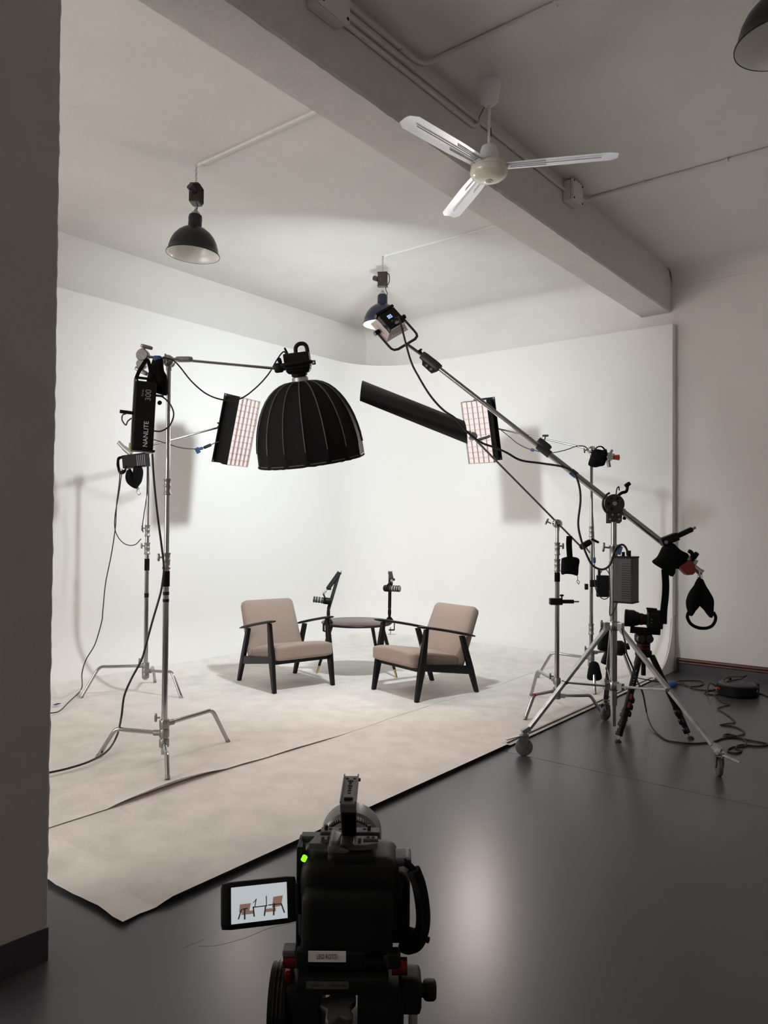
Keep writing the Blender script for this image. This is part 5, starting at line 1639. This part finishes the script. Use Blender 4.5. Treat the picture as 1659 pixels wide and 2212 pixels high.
def build_reel():
    c = V((6.84, 1.60, 0))
    t = thing('cable_reel', 'low black round cable reel on the grey floor near the back wall', 'cable reel', c)
    T = Matrix.Translation(c)
    MB().lathe([(0, 0.004), (0.15, 0.004), (0.158, 0.012), (0.160, 0.085), (0.154, 0.092), (0, 0.092)], 40, T).build('drum', 'black_plastic', t, 40)
    ld = MB().lathe([(0, 0.118), (0.06, 0.116), (0.138, 0.104), (0.146, 0.096), (0.146, 0.092), (0, 0.092)], 40, T).build('lid', 'grey_plastic', t, 40)
    MB().lathe([(0, 0.1195), (0.045, 0.1195), (0.045, 0.117), (0, 0.117)], 28, T @ Matrix.Translation((0.045, -0.035, -0.004))).build('lid_label', 'blue_tape', ld, 40)
    MB().cyl(c + V((-0.03, 0.05, 0.11)), c + V((-0.03, 0.05, 0.145)), 0.012, n=14).build('crank_knob', 'black_plastic', t, 40)
    MB().bar(c + V((-0.08, 0.075, 0.118)), c + V((0.05, 0.02, 0.120)), 0.03, 0.008).build('crank_arm', 'grey_plastic', t, 0, 0.002)
    MB().cyl(c + V((-0.11, 0.11, 0.055)), c + V((-0.135, 0.135, 0.060)), 0.013, n=14).build('cable_outlet', 'orange', t, 40)
    MB().box(c + V((0.095, -0.12, 0.05)), (0.05, 0.05, 0.10)).build('wall_bracket', 'black_plastic', t, 0, 0.005)
    MB().cyl(c + V((-0.03, -0.157, 0.06)), c + V((-0.03, -0.163, 0.06)), 0.010, n=12).build('lock_button', 'mid_grey', t, 40)


build_reel()


# ------------------------------------------------------------------ second camera on a tripod beside the boom stand
def leg_tripod(t, top, foot, spread_r=0.017, secs=3, tip=True, red=False):
    top, foot = V(top), V(foot)
    d = (foot - top).normalized()
    side = d.cross(UZ).normalized()
    out = side.cross(d)
    L = (foot - top).length
    lg = MB().cyl(top, top + d * (L * 0.70), spread_r, spread_r * 0.95, 14).build('leg', 'black_plastic', t, 60)
    MB().box((0, 0, 0), (0.040, 0.034, 0.07), frame(top + d * 0.03, d, out)).build('leg_joint', 'black_plastic', lg, 0, 0.008)
    for k in range(secs):
        a = top + d * (L * (0.62 + 0.105 * k))
        MB().cyl(a, a + d * L * 0.10, spread_r * (1.15 - 0.12 * k), n=14).build('leg_collar', 'black_plastic', lg, 40)
        MB().rbox((0, 0, 0), (0.022, 0.034, 0.045), 0.010, 3, None, frame(a + d * L * 0.06 + side * spread_r * 1.1 - out * 0.006, d, out)).build('lock_lever', 'black_gloss', lg, 60)
    MB().cyl(foot - d * 0.055, foot - d * 0.012, 0.006, n=10).build('foot_rod', 'steel', lg, 50)
    MB().lathe([(0, 0.0), (0.020, 0.0), (0.022, 0.006), (0.012, 0.016), (0, 0.018)], 16, Matrix.Translation(foot)).build('foot_pad', 'rubber', lg, 40)
    if red:
        for a, b in ((0.44, 0.50), (0.535, 0.60)):
            MB().box((0, 0, 0), (0.016, 0.004, L * (b - a)), frame(top + d * L * (a + b) / 2 - FH * spread_r + RH * 0.004, d, FH)).build('red_label', 'red_tag', lg, 0)
        mk = MB()
        for k, (w, h) in enumerate(((0.012, 0.006), (0.008, 0.008), (0.010, 0.006), (0.007, 0.009), (0.011, 0.006), (0.009, 0.007))):
            mk.box((0, 0, 0), (h, 0.001, w), frame(top + d * L * (0.17 + 0.034 * k) - FH * (spread_r + 0.0004) - RH * 0.004, d, FH))
        mk.build('leg_print', 'lettering_grey', lg, 0)
    return lg


def build_small_tripod():
    c = V((5.15, 1.80, 0))
    za = 0.55
    t = thing('tripod', 'black video tripod with red rings and a fluid head beside the boom stand', 'tripod', c)
    for i, f in enumerate(((4.84, 1.857, 0), (5.225, 1.511, 0), (5.42, 2.03, 0))):
        fv = V(f)
        d = (fv - c)
        d.z = 0
        d.normalize()
        leg_tripod(t, c + d * 0.055 + UZ * (za - 0.02), fv, 0.0200, red=(i == 0))
    MB().lathe([(0, za - 0.03), (0.045, za - 0.03), (0.055, za - 0.02), (0.055, za + 0.01), (0.045, za + 0.018), (0, za + 0.018)], 24, Matrix.Translation(c)).build('spider', 'black_plastic', t, 40)
    MB().cyl(c + UZ * (za - 0.03), c + UZ * (za - 0.155), 0.014, 0.016, 14).build('bowl_handle', 'black_plastic', t, 50)
    bs = MB().lathe([(0, za + 0.018), (0.044, za + 0.018), (0.044, za + 0.065), (0, za + 0.065)], 28, Matrix.Translation(c)).build('head_base', 'black_plastic', t, 40)
    MB().lathe([(0.043, za + 0.026), (0.0455, za + 0.026), (0.0455, za + 0.034), (0.043, za + 0.034)], 28, Matrix.Translation(c)).build('red_ring', 'red_anodised', bs, 40)
    MB().lathe([(0.043, za + 0.050), (0.0455, za + 0.050), (0.0455, za + 0.058), (0.043, za + 0.058)], 28, Matrix.Translation(c)).build('red_ring', 'red_anodised', bs, 40)
    H = c + UZ * (za + 0.098)
    MB().rbox((0, 0, 0), (0.115, 0.075, 0.075), 0.025, 4, None, facing(H)).build('fluid_head', 'black_plastic', t, 60)
    for sx in (-0.03, 0.025):
        MB().cyl(H + RH * sx - FH * 0.03, H + RH * sx - FH * 0.055, 0.026, n=20).build('drag_dial', 'black_gloss', t, 40)
    MB().hexa([V(p) for p in (H + RH * -0.05 - FH * 0.03 + UZ * 0.03, H + RH * 0.05 - FH * 0.03 + UZ * 0.03, H + RH * 0.05 + FH * 0.03 + UZ * 0.03, H - RH * 0.05 + FH * 0.03 + UZ * 0.03)],
              [V(p) for p in (H + RH * -0.085 - FH * 0.03 + UZ * 0.048, H + RH * 0.06 - FH * 0.03 + UZ * 0.048, H + RH * 0.06 + FH * 0.03 + UZ * 0.048, H - RH * 0.085 + FH * 0.03 + UZ * 0.048)]).build('cradle', 'black_plastic', t, 0, 0.004)
    MB().bar(H - RH * 0.09 + UZ * 0.056, H + RH * 0.115 + UZ * 0.042, 0.012, 0.045, UZ).build('slide_plate', 'black_plastic', t, 0, 0.003)
    # the camera itself, lens to the left
    p = H + UZ * 0.125 + RH * 0.02
    m = thing('video_camera', 'black camera with a fat cinema lens on the tripod beside the boom stand', 'camera', M=facing(p, radians(-16), radians(-3)))
    MB().box((0.045, 0.0, 0), (0.085, 0.105, 0.11)).build('body', 'black_plastic', m, 0, 0.010)
    MB().box((0.05, 0.060, 0), (0.10, 0.020, 0.06)).build('viewfinder', 'black_plastic', m, 0, 0.006)
    MB().box((0.03, 0.076, 0), (0.07, 0.012, 0.03)).build('top_rail', 'black_plastic', m, 0, 0.003)
    MB().box((0.094, -0.012, 0), (0.025, 0.08, 0.085)).build('battery', 'black_gloss', m, 0, 0.006)
    MB().box((0.100, 0.030, 0), (0.036, 0.03, 0.09)).build('screen_hood', 'black_plastic', m, 0, 0.006)
    L = Matrix.Translation((0.005, 0.0, 0)) @ Matrix.Rotation(radians(-90), 4, 'Y')
    ln = MB().lathe([(0, 0), (0.036, 0), (0.036, 0.025), (0.040, 0.03), (0.040, 0.05), (0.046, 0.06), (0.050, 0.075), (0.057, 0.085), (0.057, 0.125), (0.059, 0.128), (0.059, 0.145), (0.055, 0.147), (0.050, 0.135), (0, 0.130)], 36, L).build('lens', 'black_plastic', m, 35)
    MB().lathe([(0.0395, 0.036), (0.0412, 0.036), (0.0412, 0.042), (0.0395, 0.042)], 32, L).build('red_ring', 'red_anodised', ln, 40)
    for z in (0.092, 0.102, 0.112):
        MB().lathe([(0.0565, z - 0.003), (0.0590, z - 0.002), (0.0590, z + 0.002), (0.0565, z + 0.003)], 36, L).build('gear_ring', 'black_gloss', ln, 40)
    for y in (0.01, -0.01):
        MB().cyl((0.03, y, 0.055), (0.03, y, 0.058), 0.004, n=10).build('button', 'mid_grey', m, 40)


build_small_tripod()


# ------------------------------------------------------------------ the filming camera in the foreground
def build_foreground():
    o = V((0.771, 0.653, 0.879))
    g = V((o.x, o.y, 0))
    # tripod: built in room coordinates, camera in its own frame (x right, y forward, z up)
    M = axes(o, RH, FH, UZ)
    k = 1.0 / 1631.0
    t = thing('video_tripod', 'black video tripod head with red details under the filming camera in the foreground', 'tripod', M=Matrix.Translation(g) @ M.to_3x3().to_4x4())
    z0 = o.z                      # height of the camera frame origin
    P = lambda x, y, z: (x, y, z0 + z)
    MB().rbox(P(-0.013, 0.0, -0.060), (0.118, 0.10, 0.026), 0.008, 3).build('cradle', 'black_plastic', t, 50)
    MB().box(P(-0.016, 0.03, -0.041), (0.112, 0.13, 0.012)).build('slide_plate', 'black_plastic', t, 0, 0.003)
    for sx, nm in ((-1, 0), (1, 1)):
        MB().cyl(P(sx * 0.062 - 0.012, -0.02, -0.050 + 0.008 * (sx < 0)), P(sx * 0.080 - 0.010, -0.02, -0.050 + 0.008 * (sx < 0)), 0.0105, n=16).build('lock_knob', 'red_anodised', t, 40)
    MB().box(P(0.052, -0.03, -0.034), (0.018, 0.02, 0.020)).build('release_catch', 'black_plastic', t, 0, 0.003)
    MB().box(P(-0.082, -0.02, -0.030), (0.018, 0.022, 0.008)).build('lever_top', 'cage_grey', t, 0, 0.002)
    # fluid head: two cheeks with a gap
    MB().rbox(P(-0.064, 0.005, -0.128), (0.050, 0.085, 0.118), 0.010, 4).build('head_cheek', 'black_plastic', t, 50)
    MB().rbox(P(0.036, 0.005, -0.128), (0.060, 0.085, 0.118), 0.010, 4).build('head_cheek', 'black_plastic', t, 50)
    MB().rbox(P(-0.010, 0.02, -0.172), (0.10, 0.075, 0.05), 0.008, 4).build('head_base', 'black_plastic', t, 50)
    MB().cyl(P(-0.086, 0.0, -0.108), P(-0.108, 0.0, -0.108), 0.046, n=40).build('drag_drum', 'black_plastic', t, 40)
    for x in (-0.091, -0.096, -0.101):
        MB().lathe([(0.0455, -0.0015), (0.048, -0.001), (0.048, 0.001), (0.0455, 0.0015)], 40, Matrix.Translation(P(x, 0, -0.108)) @ Matrix.Rotation(radians(90), 4, 'Y')).build('drum_ridge', 'black_gloss', t, 40)
    MB().box(P(-0.084, -0.01, -0.070), (0.010, 0.03, 0.028)).build('red_accent', 'red_anodised', t, 0, 0.003)
    MB().rbox(P(0.074, -0.005, -0.088), (0.030, 0.045, 0.044), 0.006, 4).build('rosette', 'black_plastic', t, 50)
    MB().cyl(P(0.085, -0.01, -0.086), P(0.094, -0.01, -0.086), 0.009, n=16).build('handle_stub', 'black_plastic', t, 40)
    MB().rbox(P(0.100, -0.01, -0.086), (0.018, 0.020, 0.024), 0.006, 4).build('handle_knob', 'black_plastic', t, 60)
    MB().cyl(P(0.078, -0.02, -0.10), P(0.078, -0.02, -0.26), 0.006, n=10).build('pan_bar', 'mid_grey', t, 50)
    star = []
    for i in range(30):
        a = 2 * pi * i / 30
        star.append(((0.021 + 0.0055 * cos(5 * a)) * cos(a), (0.021 + 0.0055 * cos(5 * a)) * sin(a)))
    MB().prism(star, 0.016, Matrix.Translation(P(-0.019, -0.030, -0.098)) @ Matrix.Rotation(radians(25), 4, 'X') @ Matrix.Rotation(0.5, 4, 'Z')).build('star_knob', 'grey_plastic', t, 30, 0.002)
    # body below the head and the three legs
    MB().lathe([(0, -0.21), (0.055, -0.21), (0.060, -0.22), (0.060, -0.265), (0.045, -0.28), (0, -0.28)], 32, Matrix.Translation((-0.01, 0.02, z0))).build('bowl', 'black_plastic', t, 40)
    MB().cyl((-0.01, 0.02, z0 - 0.20), (-0.01, 0.02, z0 - 0.215), 0.05, n=28).build('head_ring', 'red_anodised', t, 40)
    for a in (radians(95), radians(215), radians(335)):
        d = V((cos(a), sin(a), 0))
        top = V((-0.01, 0.02, z0 - 0.26)) + d * 0.05
        foot = V((-0.01, 0.02, 0)) + d * 0.36
        lg = MB().cyl(top, foot + UZ * 0.02, 0.017, 0.014, 14).build('leg', 'black_plastic', t, 60)
        MB().cyl(foot + UZ * 0.02, foot, 0.020, n=14).build('foot_pad', 'rubber', lg, 50)

    c = thing('cinema_camera', 'black filming camera with flip-out screen and top handle in the foreground', 'camera', M=M)
    # rear body block and grip
    def shell(p):
        return (p.x * (1 - 0.10 * max(0, p.z / 0.07)), p.y, p.z)
    MB().rbox((-0.006, 0.030, 0.024), (0.138, 0.085, 0.112), 0.016, 6, shell).build('body', 'black_plastic', c, 60)
    MB().rbox((-0.008, -0.018, 0.008), (0.118, 0.035, 0.082), 0.010, 5).build('battery', 'black_plastic', c, 60)
    MB().rbox((0.052, 0.035, 0.010), (0.045, 0.075, 0.092), 0.014, 5).build('grip', 'black_plastic', c, 60)
    MB().rbox((0.060, 0.030, 0.062), (0.046, 0.042, 0.010), 0.003, 4, None, Matrix.Rotation(radians(-6), 4, 'Y')).build('grip_top', 'cage_grey', c, 50)
    for x, y in ((0.056, 0.034), (0.056, 0.022), (0.056, 0.046)):
        MB().lathe([(0, 0.002), (0.003, 0.0025), (0.005, 0), (0, 0)], 16, Matrix.Translation((x, y, 0.0662))).build('grip_button', 'dark_metal', c, 50)
    MB().lathe([(0, 0.006), (0.010, 0.006), (0.012, 0.003), (0.012, -0.002), (0, -0.002)], 28, Matrix.Translation((0.034, 0.020, 0.066))).build('mode_dial', 'cage_grey', c, 40)
    MB().box((0.034, 0.020, 0.0725), (0.018, 0.004, 0.002), None).build('dial_grip', 'dark_metal', c, 0)
    MB().rbox((-0.048, 0.022, 0.078), (0.030, 0.050, 0.016), 0.005, 4, None, Matrix.Rotation(radians(18), 4, 'Y')).build('shoulder', 'cage_grey', c, 50)
    MB().cyl((-0.0655, -0.001, 0.082), (-0.0675, -0.006, 0.079), 0.0035, n=12).build('tally_light', 'led_green', c, 50)
    MB().rbox((-0.004, 0.012, 0.079), (0.064, 0.040, 0.018), 0.006, 4).build('hump', 'black_plastic', c, 60)
    # cage: top plate with holes, left side bar
    tp = MB().prism([(-0.056, 0.004), (-0.030, 0.004), (-0.022, 0.0), (0.022, 0.0), (0.036, 0.006), (0.036, 0.030), (-0.050, 0.030), (-0.050, 0.026)], 0.008, Matrix.Translation((-0.006, 0.002, 0.0925)))
    plate = tp.build('cage_top', 'cage_grey', c, 20, 0.001)
    MB().box((-0.008, 0.052, 0.0925), (0.082, 0.018, 0.008)).build('cage_front_bar', 'cage_grey', c, 0, 0.001)
    hs = [(-0.044, 0.024), (-0.044, 0.018), (-0.036, 0.026), (-0.036, 0.020), (-0.026, 0.020), (-0.026, 0.014), (-0.026, 0.008), (0.006, 0.020), (0.006, 0.014), (0.006, 0.008), (0.017, 0.026), (0.024, 0.026), (-0.036, 0.054), (-0.022, 0.054), (0.012, 0.054)]
    for x, y in hs:
        MB().cyl((x, y, 0.0962), (x, y, 0.0971), 0.0022, n=10).build('thread_hole', 'dark_hole', plate, 0)
    MB().lathe([(0, 0.0008), (0.006, 0.0008), (0.006, 0), (0, 0)], 18, Matrix.Translation((-0.040, 0.011, 0.0964))).build('thread_hole', 'dark_hole', plate, 0)
    MB().box((0.021, 0.016, 0.0968), (0.020, 0.007, 0.0012)).build('cold_shoe_slot', 'dark_hole', plate, 0)
    for x in (-0.042, 0.018):
        MB().cyl((x, 0.052, 0.096), (x, 0.052, 0.103), 0.0028, n=10).build('bolt', 'dark_metal', plate, 40)
    MB().box((-0.010, 0.010, 0.0975), (0.018, 0.026, 0.004)).build('shoe_mount', 'dark_metal', c, 0, 0.001)
    MB().box((-0.074, 0.030, 0.015), (0.008, 0.045, 0.150)).build('cage_side', 'black_plastic', c, 0, 0.002)
    MB().box((-0.062, 0.045, 0.089), (0.026, 0.016, 0.008)).build('cage_corner', 'cage_grey', c, 0, 0.001)
    # top handle reaching forward
    MB().hexa([(-0.019, 0.030, 0.096), (0.001, 0.030, 0.096), (0.001, 0.050, 0.096), (-0.019, 0.050, 0.096)],
              [(-0.0195, -0.008, 0.150), (0.0015, -0.008, 0.150), (0.0015, 0.018, 0.150), (-0.0195, 0.018, 0.150)]).build('handle_post', 'black_plastic', c, 0, 0.003)
    hb = MB().prism([(-0.0195, -0.012), (0.0015, -0.012), (0.0015, 0.100), (-0.0195, 0.100)], 0.012, Matrix.Translation((0, 0, 0.1495))).build('top_handle', 'cage_grey', c, 0, 0.0015)
    for sx in (-0.0190, 0.0010):
        MB().box((sx, 0.044, 0.1570), (0.0018, 0.110, 0.003)).build('handle_lip', 'cage_grey', hb, 0)
    for y, r in ((0.018, 0.0022), (0.028, 0.0022), (0.038, 0.0026), (0.047, 0.0028), (0.057, 0.0036), (0.067, 0.0022), (0.076, 0.0042)):
        MB().cyl((-0.009, y, 0.1555), (-0.009, y, 0.1560), r, n=12).build('thread_hole', 'dark_hole', hb, 0)
    for sx in (-0.014, -0.004):
        MB().cyl((sx, 0.087, 0.1555), (sx, 0.087, 0.1560), 0.0022, n=12).build('thread_hole', 'dark_hole', hb, 0)
    MB().box((-0.009, 0.006, 0.157), (0.012, 0.010, 0.005)).build('handle_shoe', 'dark_metal', hb, 0, 0.001)
    MB().cyl((0.001, 0.096, 0.151), (0.0045, 0.096, 0.151), 0.0025, n=10).build('side_screw', 'dark_metal', hb, 40)
    # lens
    L = Matrix.Translation((-0.010, 0.060, 0.052)) @ Matrix.Rotation(radians(-90), 4, 'X')
    ln = MB().lathe([(0, 0), (0.030, 0), (0.034, 0.012), (0.041, 0.022), (0.041, 0.055), (0.044, 0.058), (0.0455, 0.075), (0.0455, 0.095), (0.042, 0.097), (0.036, 0.088), (0, 0.084)], 48, L).build('lens', 'lens_metal', c, 35)
    teeth = MB()
    for i in range(72):
        a = 2 * pi * i / 72
        teeth.box((0.0420, 0, 0.038), (0.003, 0.0018, 0.014), L @ Matrix.Rotation(a, 4, 'Z'))
    teeth.build('focus_gear', 'black_plastic', ln, 0)
    MB().lathe([(0, 0.0845), (0.034, 0.0875), (0.034, 0.0865), (0, 0.0835)], 32, L).build('front_glass', 'lens_glass', ln, 40)
    # hand strap
    st = MB()
    pts = [(0.066, 0.012, 0.070), (0.078, -0.002, 0.066), (0.086, -0.006, 0.045), (0.091, -0.008, 0.012), (0.089, -0.006, -0.014), (0.080, 0.002, -0.030), (0.068, 0.014, -0.034)]
    strap(st, pts[:3], 0.010, 0.004, (0, 1, 0))
    st.build('strap_lead', 'black_fabric', c, 60)
    st = MB()
    strap(st, pts[1:], 0.019, 0.034, (0, 1, 0))
    st.build('hand_strap', 'black_fabric', c, 60)
    MB().cyl((0.090, -0.008, -0.020), (0.099, -0.008, -0.023), 0.004, n=10).build('strap_buckle', 'black_plastic', c, 40)
    # flip-out screen on the left
    S = Matrix.Translation((-0.078, -0.004, 0.028)) @ Matrix.Rotation(radians(14), 4, 'Z') @ Matrix.Rotation(radians(-20), 4, 'X') @ Matrix.Rotation(radians(0), 4, 'Y')
    # screen frame: x left is negative, z up, faces -y
    sc = MB().rbox((-0.047, 0.0, 0.0), (0.098, 0.010, 0.056), 0.005, 5, None, S).build('flip_screen', 'black_plastic', c, 60)
    MB().cyl((0.004, 0, -0.018), (0.004, 0, 0.018), 0.006, n=14, M=S).build('screen_hinge', 'black_plastic', c, 50)
    q = -0.0052
    img = MB().add([(-0.083, q, -0.021), (-0.011, q, -0.021), (-0.011, q, 0.0215), (-0.083, q, 0.0215)], [(0, 1, 2, 3)], S).build('screen_picture', 'screen_sky', sc, 0)

    def flat(polys, m, nm, dq):
        mb = MB()
        for pl_ in polys:
            mb.add([(x, q - dq, z) for x, z in pl_], [tuple(range(len(pl_)))], S)
        mb.build(nm, m, img, 0)

    def rect(x0, z0_, x1, z1):
        return [(x0, z0_), (x1, z0_), (x1, z1), (x0, z1)]
    flat([[(-0.073, -0.008), (-0.060, -0.008), (-0.058, 0.001), (-0.072, 0.001)], rect(-0.070, -0.0115, -0.055, -0.0075),
          [(-0.031, -0.007), (-0.019, -0.006), (-0.0165, 0.006), (-0.029, 0.0055)], rect(-0.040, -0.0115, -0.026, -0.0075)], 'screen_tan', 'screen_chairs', 0.0003)
    dk = []
    for x0, z0_, x1, z1, w in ((-0.074, -0.016, -0.070, -0.006, 0.0009), (-0.066, -0.017, -0.066, -0.005, 0.0010), (-0.054, -0.015, -0.055, -0.004, 0.0009),
                               (-0.041, -0.0155, -0.039, -0.004, 0.0009), (-0.029, -0.016, -0.028, -0.003, 0.0010), (-0.015, -0.0145, -0.019, -0.004, 0.0009),
                               (-0.055, -0.004, -0.037, -0.004, 0.0006), (-0.053, -0.004, -0.051, 0.005, 0.0006), (-0.051, 0.005, -0.055, 0.001, 0.0006), (-0.038, -0.004, -0.038, 0.007, 0.0006),
                               (-0.070, -0.005, -0.062, -0.0045, 0.0006), (-0.036, -0.0035, -0.019, -0.0035, 0.0006)):
        dk.append([(x0 - w, z0_), (x0 + w, z0_), (x1 + w, z1 + w), (x1 - w, z1 + w)] if abs(x1 - x0) < abs(z1 - z0_) else [(x0, z0_ - w), (x1, z1 - w), (x1, z1 + w), (x0, z0_ + w)])
    flat(dk, 'screen_dark', 'screen_frames', 0.0006)
    # name sticker and maker plate on the cradle / battery foot
    MB().rbox((-0.028, -0.030, -0.034), (0.090, 0.018, 0.024), 0.004, 3).build('rear_plate', 'black_plastic', c, 50)
    stk = MB().box((-0.0325, -0.0400, -0.0270), (0.048, 0.0012, 0.0135)).build('sticker', 'sticker', c, 0)
    text('LEO ROTTI', 0.0085, 'sticker_ink', stk, Matrix.Translation((-0.0325, -0.0408, -0.0272)) @ Matrix.Rotation(radians(90), 4, 'X'), 'sticker_lettering', 0.0001, 0.62)
    pl2 = MB().box((-0.031, -0.0518, 0), (0.053, 0.0012, 0.0088), Matrix.Translation((0, 0, z0 - 0.0560))).build('maker_plate', 'cage_grey', t, 0)
    pm_ = MB()
    for x, w in ((-0.0485, 0.005), (-0.0425, 0.0045), (-0.0375, 0.0035), (-0.029, 0.003), (-0.021, 0.010), (-0.0105, 0.008)):
        pm_.box((x, -0.0525, z0 - 0.0560), (w, 0.0003, 0.0030))
    pm_.build('plate_print', 'sticker_ink', pl2, 0)


build_foreground()
